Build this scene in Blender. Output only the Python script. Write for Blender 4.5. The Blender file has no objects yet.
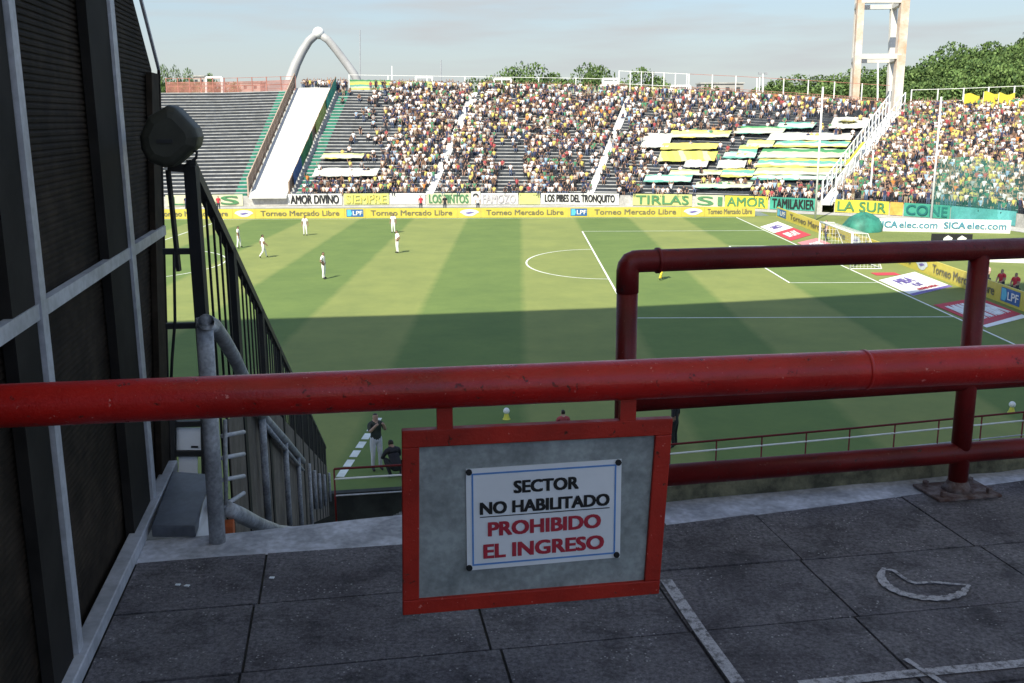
import bpy, bmesh, math, random
import numpy as np
from mathutils import Vector, Matrix
random.seed(7); rng = np.random.default_rng(7)
SC = bpy.context.scene
COL = SC.collection
rad = math.radians

# ------------------------------------------------------------------ camera
CAM = np.array([30.2932, -70.6981, 10.0216])
YAW, PITCH, ROLL, FPX = -0.0076, 0.2187, -0.005, 1005.4
_f = np.array([math.sin(YAW)*math.cos(PITCH), math.cos(YAW)*math.cos(PITCH), -math.sin(PITCH)])
_r = np.array([math.cos(YAW), -math.sin(YAW), 0.0]); _u = np.cross(_r, _f)
CR = math.cos(ROLL)*_r + math.sin(ROLL)*_u
CU = -math.sin(ROLL)*_r + math.cos(ROLL)*_u
CF = _f
cam = bpy.data.cameras.new('camera'); cam_o = bpy.data.objects.new('camera', cam); COL.objects.link(cam_o)
cam.sensor_width = 36.0; cam.lens = 36.0*FPX/1024.0; cam.clip_start = 0.05; cam.clip_end = 6000
cam_o.matrix_world = Matrix(((CR[0], CU[0], -CF[0], CAM[0]), (CR[1], CU[1], -CF[1], CAM[1]),
                             (CR[2], CU[2], -CF[2], CAM[2]), (0, 0, 0, 1)))
SC.camera = cam_o

# ------------------------------------------------------------------ sky, sun, exposure
LX, LY = 0.43, 0.85                      # ground run of the light per metre of height
SUN_EL = math.atan(1/math.hypot(LX, LY))
world = bpy.data.worlds.new('World'); SC.world = world; world.use_nodes = True
wn = world.node_tree; wn.nodes.clear()
sky = wn.nodes.new('ShaderNodeTexSky'); sky.sky_type = 'NISHITA'; sky.sun_disc = False
sky.sun_elevation = SUN_EL
sky.sun_rotation = math.atan2(-LX, -LY)
sky.air_density = 1.0; sky.dust_density = 0.7; sky.ozone_density = 2.6; sky.altitude = 20
bg = wn.nodes.new('ShaderNodeBackground'); bg.inputs[1].default_value = 0.15
wo = wn.nodes.new('ShaderNodeOutputWorld')
# thin streaky cloud
tc = wn.nodes.new('ShaderNodeTexCoord'); mp = wn.nodes.new('ShaderNodeMapping')
mp.inputs['Scale'].default_value = (3.0, 3.0, 26.0)
nz = wn.nodes.new('ShaderNodeTexNoise'); nz.inputs['Scale'].default_value = 1.6; nz.inputs['Detail'].default_value = 6
cr = wn.nodes.new('ShaderNodeValToRGB'); cr.color_ramp.elements[0].position = .46; cr.color_ramp.elements[1].position = .70
cr.color_ramp.elements[1].color = (.85, .85, .85, 1)
mx = wn.nodes.new('ShaderNodeMix'); mx.data_type = 'RGBA'
mx.inputs['B'].default_value = (2.62, 2.76, 2.84, 1)
wn.links.new(tc.outputs['Generated'], mp.inputs[0]); wn.links.new(mp.outputs[0], nz.inputs[0])
wn.links.new(nz.outputs[0], cr.inputs[0]); wn.links.new(cr.outputs[0], mx.inputs['Factor'])
hs = wn.nodes.new('ShaderNodeSeparateXYZ'); wn.links.new(tc.outputs['Generated'], hs.inputs[0])
hr = wn.nodes.new('ShaderNodeMapRange'); hr.inputs['From Min'].default_value = .02; hr.inputs['From Max'].default_value = .36; hr.inputs['To Min'].default_value = .92; hr.inputs['To Max'].default_value = 0.0
wn.links.new(hs.outputs['Z'], hr.inputs['Value'])
veil = wn.nodes.new('ShaderNodeValToRGB'); ve = veil.color_ramp.elements      # thin high veil, paler towards the horizon
ve[0].position = 0.0; ve[0].color = (.97, 1.0, .99, 1); ve[1].position = .13; ve[1].color = (.56, .67, .74, 1)
wn.links.new(hs.outputs['Z'], veil.inputs[0])
vm = wn.nodes.new('ShaderNodeMix'); vm.data_type = 'RGBA'; vm.blend_type = 'MULTIPLY'; vm.inputs['Factor'].default_value = 1.0; vm.inputs['B'].default_value = (2.82, 2.88, 2.86, 1); vm.clamp_result = False
wn.links.new(veil.outputs[0], vm.inputs['A'])
sm = wn.nodes.new('ShaderNodeMix'); sm.data_type = 'RGBA'
wn.links.new(hr.outputs[0], sm.inputs['Factor']); wn.links.new(sky.outputs[0], sm.inputs['A']); wn.links.new(vm.outputs['Result'], sm.inputs['B'])
wn.links.new(sm.outputs['Result'], mx.inputs['A']); wn.links.new(mx.outputs['Result'], bg.inputs[0])
wn.links.new(bg.outputs[0], wo.inputs[0])

sun = bpy.data.lights.new('sun', 'SUN'); sun.energy = 4.9; sun.angle = rad(0.5); sun.color = (1.0, .94, .76)
sun_o = bpy.data.objects.new('sun', sun); COL.objects.link(sun_o)
sun_o.rotation_euler = Vector((LX, LY, -1)).to_track_quat('-Z', 'Y').to_euler()
sun_o.location = (0, -40, 60)

SC.view_settings.view_transform = 'Standard'; SC.view_settings.look = 'None'
SC.view_settings.exposure = 0.62; SC.view_settings.gamma = 1.0; SC.view_settings.use_curve_mapping = False
SC.render.engine = 'CYCLES'
SC.cycles.use_denoising = True
SC.cycles.max_bounces = 8; SC.cycles.transparent_max_bounces = 12

# ------------------------------------------------------------------ geometry helpers
def ray(px, py): return CF + CR*(px-512)/FPX + CU*(341.5-py)/FPX
def onz(px, py, z):
    d = ray(px, py); return CAM + d*(z-CAM[2])/d[2]
def proj(P):
    P = np.asarray(P, float); d = P-CAM; w = d@CF
    return np.stack([512+FPX*(d@CR)/w, 341.5-FPX*(d@CU)/w], -1), w
A = rad(10.0)
U = np.array([math.cos(A), math.sin(A), 0]); V = np.array([-math.sin(A), math.cos(A), 0]); Z3 = np.array([0, 0, 1.0])
FL = CAM[2]-1.6                                           # walkway level
O0 = np.array([CAM[0], CAM[1], 0.0])
def loc(u, v, z): return O0 + U*u + V*v + Z3*z            # walkway frame
def onplane(px, py, p0, n):
    d = ray(px, py); return CAM + d*(np.dot(np.asarray(p0)-CAM, n)/np.dot(d, n))
def on_u(px, py, u0): return onplane(px, py, loc(u0, 0, 0), U)
def on_v(px, py, v0): return onplane(px, py, loc(0, v0, 0), V)
def uvz(p):
    q = np.asarray(p)-O0; return float(q@U), float(q@V), float(p[2])

class MB:
    def __init__(s): s.v = []; s.f = []; s.m = []
    def add(s, vs, fs, mi=0):
        o = len(s.v); s.v += [tuple(map(float, p)) for p in vs]
        s.f += [tuple(i+o for i in f) for f in fs]; s.m += [mi]*len(fs)
    def hexa(s, P, mi=0):        # 8 points: bottom 4 then top 4
        s.add(P, [(0,3,2,1),(4,5,6,7),(0,1,5,4),(1,2,6,5),(2,3,7,6),(3,0,4,7)], mi)
    def box(s, c, sx, sy, sz, ax=(1,0,0), ay=(0,1,0), az=(0,0,1), mi=0):
        c, ax, ay, az = map(np.asarray, (c, ax, ay, az))
        P = [c+ax*(i*sx/2)+ay*(j*sy/2)+az*(k*sz/2) for k in (-1,1) for i,j in ((-1,-1),(1,-1),(1,1),(-1,1))]
        s.hexa(P, mi)
    def bar(s, a, b, w, h=None, up=(0,0,1), mi=0):       # square bar from a to b
        a, b = np.asarray(a, float), np.asarray(b, float); h = h or w
        d = b-a; d /= np.linalg.norm(d); up = np.asarray(up, float)
        if abs(d@up) > .99: up = np.array([1.0, .0, 0])
        x = np.cross(d, up); x /= np.linalg.norm(x); y = np.cross(x, d)
        P = [p+x*i*w/2+y*j*h/2 for p in (a, b) for i,j in ((-1,-1),(1,-1),(1,1),(-1,1))]
        s.hexa(P, mi)
    def tube(s, pts, r, n=10, mi=0, caps=True):
        pts = [np.asarray(p, float) for p in pts]; rs = r if hasattr(r, '__len__') else [r]*len(pts)
        o = len(s.v); prev = None
        for i, p in enumerate(pts):
            d = (pts[min(i+1, len(pts)-1)]-pts[max(i-1, 0)]); d /= np.linalg.norm(d)
            if prev is None:
                up = np.array([0,0,1.0]) if abs(d[2]) < .9 else np.array([0,1.0,0])
                x = np.cross(d, up)
            else: x = prev-d*(prev@d)
            x /= np.linalg.norm(x); prev = x; y = np.cross(d, x)
            for k in range(n):
                a = 2*math.pi*k/n; s.v.append(tuple(p+(x*math.cos(a)+y*math.sin(a))*rs[i]))
        for i in range(len(pts)-1):
            for k in range(n):
                k2 = (k+1) % n
                s.f.append((o+i*n+k, o+i*n+k2, o+(i+1)*n+k2, o+(i+1)*n+k)); s.m.append(mi)
        if caps:
            s.f.append(tuple(o+k for k in range(n))[::-1]); s.m.append(mi)
            s.f.append(tuple(o+(len(pts)-1)*n+k for k in range(n))); s.m.append(mi)
    def prism(s, pts, n, th, mi=0):                      # planar polygon pts extruded by n*th
        pts = [np.asarray(p, float) for p in pts]; n = np.asarray(n, float); k = len(pts)
        P = pts+[p+n*th for p in pts]
        s.add(P, [tuple(range(k))[::-1], tuple(range(k, 2*k))]+[(i, (i+1)%k, k+(i+1)%k, k+i) for i in range(k)], mi)
    def grid(s, P, mi=0):                                # P[i][j] points
        P = np.asarray(P); a, b = P.shape[:2]
        s.add(P.reshape(-1, 3), [(i*b+j, i*b+j+1, (i+1)*b+j+1, (i+1)*b+j) for i in range(a-1) for j in range(b-1)], mi)
    def build(s, name, mats, parent=None, smooth=False, bevel=0, origin=None, seg=2):
        if not isinstance(mats, (list, tuple)): mats = [mats]
        me = bpy.data.meshes.new(name)
        vs = s.v
        if parent is None and origin is None and vs:
            a = np.array(vs); origin = np.array([(a[:,0].min()+a[:,0].max())/2, (a[:,1].min()+a[:,1].max())/2, a[:,2].min()])
        if origin is not None: vs = (np.array(vs)-np.asarray(origin)).tolist()
        me.from_pydata(vs, [], s.f)
        for m in mats: me.materials.append(m)
        if len(mats) > 1: me.polygons.foreach_set('material_index', s.m)
        bm = bmesh.new(); bm.from_mesh(me); bmesh.ops.recalc_face_normals(bm, faces=bm.faces); bm.to_mesh(me); bm.free()
        if smooth:
            me.polygons.foreach_set('use_smooth', [True]*len(me.polygons))
        me.update()
        o = bpy.data.objects.new(name, me); COL.objects.link(o)
        if origin is not None: o.location = tuple(origin)
        if parent is not None: attach(o, parent)
        if bevel:
            b = o.modifiers.new('bevel', 'BEVEL'); b.width = bevel; b.segments = seg; b.limit_method = 'ANGLE'
        if smooth and not bevel:
            pass
        return o

def wmat(o):
    m = Matrix.Translation(o.location) @ o.rotation_euler.to_matrix().to_4x4()
    return (wmat(o.parent) @ o.matrix_parent_inverse @ m) if o.parent else m
def attach(o, parent):        # geometry was given in world coordinates
    o.parent = parent; o.matrix_parent_inverse = wmat(parent).inverted()
def tag(o, label=None, cat=None, group=None, kind=None):
    if label: o['label'] = label
    if cat: o['category'] = cat
    if group: o['group'] = group
    if kind: o['kind'] = kind
    return o
def thing(name, at, label, cat, group=None):
    o = bpy.data.objects.new(name, None); COL.objects.link(o); o.location = tuple(at); o.empty_display_size = .1
    return tag(o, label, cat, group)
def struct(mb, name, mat, **k): return tag(mb.build(name, mat, **k), kind='structure')

# ------------------------------------------------------------------ materials
def mat(name, col, rough=.7, var=.12, scale=8.0, bump=0.0, bscale=None, metal=0.0, col2=None, lo=.4, hi=.6, spec=.4, detail=5, grime=0):
    m = bpy.data.materials.new(name); m.use_nodes = True; t = m.node_tree; b = t.nodes['Principled BSDF']
    b.inputs['Roughness'].default_value = rough; b.inputs['Metallic'].default_value = metal
    b.inputs['Specular IOR Level'].default_value = spec
    c = t.nodes.new('ShaderNodeTexCoord'); n = t.nodes.new('ShaderNodeTexNoise')
    n.inputs['Scale'].default_value = scale; n.inputs['Detail'].default_value = detail; n.inputs['Roughness'].default_value = .65
    t.links.new(c.outputs['Object'], n.inputs['Vector'])
    r = t.nodes.new('ShaderNodeValToRGB'); e = r.color_ramp.elements
    e[0].position, e[1].position = lo, hi
    if col2 is None:
        e[0].color = tuple(x*(1-var) for x in col)+(1,); e[1].color = tuple(min(1, x*(1+var)) for x in col)+(1,)
    else:
        e[0].color = tuple(col)+(1,); e[1].color = tuple(col2)+(1,)
    t.links.new(n.outputs[0], r.inputs[0])
    out = r.outputs[0]
    if grime:
        n2 = t.nodes.new('ShaderNodeTexNoise'); n2.inputs['Scale'].default_value = scale*7; n2.inputs['Detail'].default_value = 3
        t.links.new(c.outputs['Object'], n2.inputs['Vector'])
        r2 = t.nodes.new('ShaderNodeValToRGB'); r2.color_ramp.elements[0].position = .38; r2.color_ramp.elements[1].position = .62
        g = 1-grime; r2.color_ramp.elements[0].color = (g, g, g, 1); r2.color_ramp.elements[1].color = (1+grime*.6,)*3+(1,)
        t.links.new(n2.outputs[0], r2.inputs[0])
        mm = t.nodes.new('ShaderNodeMix'); mm.data_type = 'RGBA'; mm.blend_type = 'MULTIPLY'; mm.inputs['Factor'].default_value = 1
        t.links.new(out, mm.inputs['A']); t.links.new(r2.outputs[0], mm.inputs['B']); out = mm.outputs['Result']
    t.links.new(out, b.inputs['Base Color'])
    if bump:
        nb = t.nodes.new('ShaderNodeTexNoise'); nb.inputs['Scale'].default_value = bscale or scale*6; nb.inputs['Detail'].default_value = 4
        t.links.new(c.outputs['Object'], nb.inputs['Vector'])
        bu = t.nodes.new('ShaderNodeBump'); bu.inputs['Strength'].default_value = 1; bu.inputs['Distance'].default_value = bump
        t.links.new(nb.outputs[0], bu.inputs['Height']); t.links.new(bu.outputs[0], b.inputs['Normal'])
    return m

def paint_mat(name, col, dark, rough=.32, chip=.66, spec=.5, coat=0.0):
    m = bpy.data.materials.new(name); m.use_nodes = True; t = m.node_tree; b = t.nodes['Principled BSDF']
    b.inputs['Specular IOR Level'].default_value = spec; b.inputs['Coat Weight'].default_value = coat; b.inputs['Coat Roughness'].default_value = .12
    c = t.nodes.new('ShaderNodeTexCoord')
    def noise(sc, det, r=.6):
        n = t.nodes.new('ShaderNodeTexNoise'); n.inputs['Scale'].default_value = sc; n.inputs['Detail'].default_value = det; n.inputs['Roughness'].default_value = r
        t.links.new(c.outputs['Object'], n.inputs['Vector']); return n.outputs[0]
    def ramp(src, p0, p1, c0, c1):
        r = t.nodes.new('ShaderNodeValToRGB'); e = r.color_ramp.elements; e[0].position, e[1].position = p0, p1; e[0].color = c0+(1,); e[1].color = c1+(1,)
        t.links.new(src, r.inputs[0]); return r.outputs[0]
    def mix(f, a, bb):
        x = t.nodes.new('ShaderNodeMix'); x.data_type = 'RGBA'; t.links.new(f, x.inputs['Factor'])
        for k, v in (('A', a), ('B', bb)):
            if isinstance(v, tuple): x.inputs[k].default_value = v+(1,)
            else: t.links.new(v, x.inputs[k])
        return x.outputs['Result']
    basec = ramp(noise(5, 6), .35, .68, tuple(x*.72 for x in col), tuple(x*1.18 for x in col))
    chips = ramp(noise(34, 7, .72), chip-.05, chip-.02, (0,0,0), (1,1,1))
    pale = ramp(noise(61, 4, .7), chip, chip+.02, (0,0,0), (1,1,1))
    out = mix(chips, basec, dark); out = mix(pale, out, (min(1, col[0]*1.5), col[0]*.45, col[0]*.4))
    t.links.new(out, b.inputs['Base Color'])
    rr_ = ramp(noise(16, 5), .3, .7, (rough*.75,)*3, (rough*1.45,)*3); t.links.new(rr_, b.inputs['Roughness'])
    a1 = t.nodes.new('ShaderNodeMath'); a1.operation = 'MULTIPLY_ADD'; a1.inputs[1].default_value = -.55
    t.links.new(chips, a1.inputs[0]); t.links.new(noise(105, 4, .7), a1.inputs[2])
    bu = t.nodes.new('ShaderNodeBump'); bu.inputs['Strength'].default_value = 1; bu.inputs['Distance'].default_value = .0016
    t.links.new(a1.outputs[0], bu.inputs['Height']); t.links.new(bu.outputs[0], b.inputs['Normal'])
    return m
def slab_mat(name):
    m = bpy.data.materials.new(name); m.use_nodes = True; t = m.node_tree; b = t.nodes['Principled BSDF']
    b.inputs['Roughness'].default_value = .93; b.inputs['Specular IOR Level'].default_value = .25
    c = t.nodes.new('ShaderNodeTexCoord')
    def noise(sc, det, r=.6):
        n = t.nodes.new('ShaderNodeTexNoise'); n.inputs['Scale'].default_value = sc; n.inputs['Detail'].default_value = det; n.inputs['Roughness'].default_value = r
        t.links.new(c.outputs['Object'], n.inputs['Vector']); return n.outputs[0]
    def ramp(src, pts):
        r = t.nodes.new('ShaderNodeValToRGB'); e = r.color_ramp.elements
        while len(e) < len(pts): e.new(.5)
        for k, (p, v) in enumerate(pts): e[k].position = p; e[k].color = (tuple(v) if hasattr(v, '__len__') else (v,)*3)+(1,)
        t.links.new(src, r.inputs[0]); return r.outputs[0]
    def mul(a, bb):
        x = t.nodes.new('ShaderNodeMix'); x.data_type = 'RGBA'; x.blend_type = 'MULTIPLY'; x.inputs['Factor'].default_value = 1
        t.links.new(a, x.inputs['A']); t.links.new(bb, x.inputs['B']); return x.outputs['Result']
    col = ramp(noise(2.2, 7, .62), [(.30, (.088,.080,.092)), (.48, (.150,.140,.158)), (.60, (.176,.166,.184)), (.74, (.25,.235,.258))])
    col = mul(col, ramp(noise(62, 5, .8), [(.34, .50), (.50, .97), (.68, 1.65)]))
    col = mul(col, ramp(noise(5.5, 6, .7), [(.34, .50), (.50, 1.0)]))
    fleck = t.nodes.new('ShaderNodeTexVoronoi'); fleck.inputs['Scale'].default_value = 55; t.links.new(c.outputs['Object'], fleck.inputs['Vector'])
    fl = ramp(fleck.outputs['Distance'], [(.14, 1.0), (.22, 0.0)])
    lim = ramp(noise(7, 3), [(.50, 0.0), (.60, 1.0)])
    x = t.nodes.new('ShaderNodeMix'); x.data_type = 'RGBA'; t.links.new(mul(fl, lim), x.inputs['Factor']); t.links.new(col, x.inputs['A']); x.inputs['B'].default_value = (.42,.41,.42,1)
    t.links.new(x.outputs['Result'], b.inputs['Base Color'])
    bu = t.nodes.new('ShaderNodeBump'); bu.inputs['Strength'].default_value = 1; bu.inputs['Distance'].default_value = .009
    t.links.new(noise(60, 6, .75), bu.inputs['Height']); t.links.new(bu.outputs[0], b.inputs['Normal'])
    return m

def grass_mat(name, c1, c2, striped):
    m = bpy.data.materials.new(name); m.use_nodes = True; t = m.node_tree; b = t.nodes['Principled BSDF']
    b.inputs['Roughness'].default_value = .9; b.inputs['Specular IOR Level'].default_value = .15
    c = t.nodes.new('ShaderNodeTexCoord')
    n = t.nodes.new('ShaderNodeTexNoise'); n.inputs['Scale'].default_value = .22; n.inputs['Detail'].default_value = 12; n.inputs['Roughness'].default_value = .78
    t.links.new(c.outputs['Object'], n.inputs['Vector'])
    r = t.nodes.new('ShaderNodeValToRGB'); r.color_ramp.elements[0].position = .3; r.color_ramp.elements[1].position = .7
    r.color_ramp.elements[0].color = (.80,.84,.86,1); r.color_ramp.elements[1].color = (1.18,1.14,1.06,1)
    t.links.new(n.outputs[0], r.inputs[0])
    mx = t.nodes.new('ShaderNodeMix'); mx.data_type = 'RGBA'
    mx.inputs['A'].default_value = c1+(1,); mx.inputs['B'].default_value = c2+(1,)
    if striped:
        nd = t.nodes.new('ShaderNodeTexNoise'); nd.inputs['Scale'].default_value = .8; nd.inputs['Detail'].default_value = 3
        t.links.new(c.outputs['Object'], nd.inputs['Vector'])
        sx = t.nodes.new('ShaderNodeSeparateXYZ'); t.links.new(c.outputs['Object'], sx.inputs[0])
        w = t.nodes.new('ShaderNodeMath'); w.operation = 'MULTIPLY_ADD'; w.inputs[1].default_value = .35
        t.links.new(nd.outputs[0], w.inputs[0]); t.links.new(sx.outputs['X'], w.inputs[2])
        a = t.nodes.new('ShaderNodeMath'); a.operation = 'MULTIPLY_ADD'; a.inputs[1].default_value = math.pi/5.5; a.inputs[2].default_value = -36.17*math.pi/5.5
        t.links.new(w.outputs[0], a.inputs[0])
        s = t.nodes.new('ShaderNodeMath'); s.operation = 'SINE'; t.links.new(a.outputs[0], s.inputs[0])
        k = t.nodes.new('ShaderNodeMapRange'); k.inputs['From Min'].default_value = -.12; k.inputs['From Max'].default_value = .12
        t.links.new(s.outputs[0], k.inputs['Value']); t.links.new(k.outputs[0], mx.inputs['Factor'])
    else: t.links.new(n.outputs[0], mx.inputs['Factor'])
    mm = t.nodes.new('ShaderNodeMix'); mm.data_type = 'RGBA'; mm.blend_type = 'MULTIPLY'; mm.inputs['Factor'].default_value = 1
    t.links.new(mx.outputs['Result'], mm.inputs['A']); t.links.new(r.outputs[0], mm.inputs['B'])
    t.links.new(mm.outputs['Result'], b.inputs['Base Color'])
    return m

M = {}
M['pitch'] = grass_mat('pitch grass', (.205,.240,.084), (.126,.184,.060), True)
M['verge'] = grass_mat('verge grass', (.15,.195,.060), (.19,.220,.078), False)
M['earth'] = mat('earth', (.12,.12,.08), .95, .3, .05)
M['track'] = mat('track', (.17,.21,.19), .9, .15, .6)
M['line'] = mat('line paint', (.72,.75,.70), .8, .1, 2)
M['concrete'] = mat('pale concrete', (.42,.41,.39), .85, .15, .7, grime=.12)
M['terrace'] = mat('terrace concrete', (.46,.46,.46), .85, .18, .8)
M['seat'] = mat('dark seat plastic', (.028,.034,.045), .6, .3, 1.2)
M['seatgreen'] = mat('green seat plastic', (.02,.17,.12), .6, .2, 1.2)
M['white'] = mat('white paint', (.80,.80,.79), .6, .04, 1.5)
M['whitecloth'] = mat('white cloth', (.66,.66,.63), .8, .06, .8)
M['yellow'] = mat('yellow board', (.56,.465,.085), .5, .05, 2)
M['boardink'] = mat('board grey ink', (.16,.15,.10), .6, .1, 4)
M['lpf'] = mat('emblem blue', (.03,.12,.34), .5, .06, 3)
M['lpfcyan'] = mat('emblem cyan', (.10,.45,.62), .5, .06, 3)
M['mlogo'] = mat('emblem pale blue', (.55,.60,.66), .5, .06, 3)
M['black'] = mat('black paint', (.016,.016,.018), .6, .2, 6)
M['ink'] = mat('black ink', (.012,.012,.014), .6, .1, 6)
M['inkred'] = mat('red ink', (.42,.025,.05), .6, .08, 20)
M['inkblue'] = mat('blue ink', (.10,.26,.62), .6, .08, 20)
M['inkgreen'] = mat('green ink', (.07,.21,.09), .7, .1, 3)
M['inkpurple'] = mat('purple ink', (.16,.12,.36), .7, .1, 3)
M['inkteal'] = mat('teal ink', (.07,.24,.33), .7, .1, 3)
M['matred'] = mat('red mat', (.50,.05,.07), .8, .1, 2)
M['red'] = paint_mat('red gloss paint', (.43,.011,.008), (.13,.018,.012), .33, .67, .30, .28)
M['darkred'] = paint_mat('red rail paint', (.130,.008,.008), (.05,.014,.012), .38, .67, .22, .10)
M['frame'] = paint_mat('red sign frame', (.40,.022,.012), (.12,.03,.02), .5, .68, .3)
M['galv'] = mat('galvanised sheet', (.27,.30,.31), .62, .2, 9, metal=.0, detail=8, grime=.14)
M['plate'] = mat('white notice plate', (.76,.79,.85), .5, .03, 6)
M['slab'] = slab_mat('paving slab')
M['slabgap'] = mat('slab joint dirt', (.045,.043,.040), .95, .3, 20)
M['nosing'] = mat('worn concrete nosing', (.46,.47,.53), .9, .25, 5, bump=.002, grime=.15)
M['moss'] = mat('mossy kerb', (.07,.07,.05), .95, .2, 6, col2=(.24,.23,.15), bump=.006, bscale=40)
M['moss2'] = mat('dark low wall', (.030,.032,.030), .9, .3, 1.5)
M['worn'] = mat('worn white floor paint', (.13,.125,.135), .9, .1, 38, col2=(.44,.43,.47), lo=.38, hi=.52, detail=9, grime=.25)
M['alum'] = mat('pale frame metal', (.42,.43,.48), .5, .15, 5, grime=.1)
M['panel'] = mat('dark louvred panel', (.026,.019,.014), .8, .35, 2.2, spec=.12, grime=.25)
M['postdark'] = mat('dark post', (.018,.016,.015), .8, .25, 4, spec=.15)
M['greymetal'] = mat('grey painted pipe', (.34,.35,.38), .5, .25, 10, bump=.0006, grime=.2)
M['plinth'] = mat('dark sheet', (.09,.10,.125), .5, .2, 5, grime=.1)
M['speaker'] = mat('speaker shell', (.035,.035,.026), .6, .15, 8)
M['rust'] = mat('rusty base', (.07,.035,.028), .85, .3, 18, col2=(.17,.14,.14), bump=.003)
M['towerc'] = mat('tower concrete', (.56,.53,.49), .85, .1, .25, col2=(.66,.64,.61))
M['towerr'] = mat('tower rust stain', (.62,.58,.53), .85, .1, .22, col2=(.46,.30,.20), lo=.42, hi=.66)
M['arch'] = mat('arch paint', (.36,.36,.37), .5, .1, .4)
M['redfence'] = mat('red mesh fence', (.36,.15,.12), .7, .2, 1)
M['brownpanel'] = mat('brown fence panel', (.22,.15,.11), .8, .2, .8)
M['tan'] = mat('tan fence post', (.42,.32,.25), .8, .15, .8)
M['goldgreen'] = mat('yellow cloth', (.62,.55,.13), .8, .1, .5)
M['teal'] = mat('teal cloth', (.05,.30,.22), .8, .15, .4)
M['leaf1'] = mat('leaf mid', (.088,.145,.042), .7, .3, 1.0, spec=.2)
M['leaf2'] = mat('leaf light', (.128,.190,.060), .7, .3, 1.0, spec=.2)
M['leaf3'] = mat('leaf dark', (.050,.092,.030), .7, .3, 1.0, spec=.2)
M['bark'] = mat('bark', (.10,.075,.055), .9, .2, 2)
M['building'] = mat('far render wall', (.42,.40,.38), .85, .1, .2)
M['glass'] = mat('far window', (.06,.07,.08), .2, .1, 1)

def cloth_stripes(name, cols, scale, axis='Z'):
    m = bpy.data.materials.new(name); m.use_nodes = True; t = m.node_tree; b = t.nodes['Principled BSDF']
    b.inputs['Roughness'].default_value = .85
    c = t.nodes.new('ShaderNodeTexCoord'); s = t.nodes.new('ShaderNodeSeparateXYZ')
    t.links.new(c.outputs['Object'], s.inputs[0])
    n = t.nodes.new('ShaderNodeTexNoise'); n.inputs['Scale'].default_value = .7; t.links.new(c.outputs['Object'], n.inputs['Vector'])
    a = t.nodes.new('ShaderNodeMath'); a.operation = 'MULTIPLY_ADD'; a.inputs[1].default_value = .5
    t.links.new(n.outputs[0], a.inputs[0]); t.links.new(s.outputs[axis], a.inputs[2])
    k = t.nodes.new('ShaderNodeMath'); k.operation = 'MULTIPLY'; k.inputs[1].default_value = scale; t.links.new(a.outputs[0], k.inputs[0])
    fr = t.nodes.new('ShaderNodeMath'); fr.operation = 'FRACT'; t.links.new(k.outputs[0], fr.inputs[0])
    r = t.nodes.new('ShaderNodeValToRGB'); r.color_ramp.interpolation = 'CONSTANT'
    while len(r.color_ramp.elements) < len(cols): r.color_ramp.elements.new(.5)
    for i, cc in enumerate(cols):
        r.color_ramp.elements[i].position = i/len(cols); r.color_ramp.elements[i].color = cc+(1,)
    t.links.new(fr.outputs[0], r.inputs[0]); t.links.new(r.outputs[0], b.inputs['Base Color'])
    return m
Wc, Yc, Gc, Tc = (.46,.49,.40), (.58,.52,.12), (.06,.24,.10), (.12,.34,.28)
M['cl_gyw'] = cloth_stripes('green yellow white cloth', [Gc, Yc, Wc, Tc, Yc, (.40,.48,.18)], .65)
M['cl_yw'] = cloth_stripes('yellow white cloth', [Yc, Wc, (.44,.50,.22), Yc, (.5,.55,.3)], .55)
M['cl_gw'] = cloth_stripes('green white cloth', [Tc, Wc, (.46,.54,.34), Gc, Wc], .6)
M['cl_teal'] = cloth_stripes('teal pale cloth', [Tc, (.42,.58,.48), Tc, (.66,.70,.55), (.10,.40,.25)], .42)
M['cl_ypat'] = cloth_stripes('yellow green pattern cloth', [Yc, (.45,.52,.10), Yc, (.6,.62,.3)], .35, 'X')

# ------------------------------------------------------------------ lettering
_tcache = {}
def text2d(s, bold=.0):
    k = (s, bold)
    if k not in _tcache:
        cu = bpy.data.curves.new('t', 'FONT'); cu.body = s; cu.size = 1; cu.offset = bold; cu.resolution_u = 3
        o = bpy.data.objects.new('t', cu); COL.objects.link(o); bpy.context.view_layer.update()
        dg = bpy.context.evaluated_depsgraph_get(); ev = o.evaluated_get(dg); me = ev.to_mesh()
        vs = np.array([v.co[:2] for v in me.vertices]); fs = [tuple(p.vertices) for p in me.polygons]
        ev.to_mesh_clear(); bpy.data.objects.remove(o); bpy.data.curves.remove(cu)
        lo = vs.min(0); hi = vs.max(0)
        _tcache[k] = ((vs-lo)/(hi-lo), fs)
    return _tcache[k]
def text_on(mb, s, fn, x0, x1, y0, y1, bold=.02, mi=0):
    """map the text box onto fn(x, y) -> world point; bold letters are layered copies, each a hair in front of the last"""
    vs, fs = text2d(s, 0.0)
    c = fn((x0+x1)/2, (y0+y1)/2); ex = fn(x1, (y0+y1)/2)-fn(x0, (y0+y1)/2); ey = fn((x0+x1)/2, y1)-fn((x0+x1)/2, y0)
    n = np.cross(ex, ey); n /= np.linalg.norm(n); far = np.linalg.norm(c-CAM); eps = .0003 if far < 6 else .006
    H = np.linalg.norm(ey); bx = bold*H/np.linalg.norm(ex); by = bold*.6
    offs = [(0, 0)] if bold < .012 else [(-bx, -by), (bx, -by), (bx, by), (-bx, by), (0, 0)]
    for k, (dx, dy) in enumerate(offs):
        mb.add([fn(x0+(x1-x0)*(dx+bx+a*(1-2*bx) if bold >= .012 else a), y0+(y1-y0)*(dy+by+b*(1-2*by) if bold >= .012 else b))+n*eps*k for a, b in vs], fs, mi)
def bil(tl, tr, br, bl):
    tl, tr, br, bl = map(np.asarray, (tl, tr, br, bl))
    return lambda x, y: (bl*(1-x)+br*x)*(1-y)+(tl*(1-x)+tr*x)*y

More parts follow.
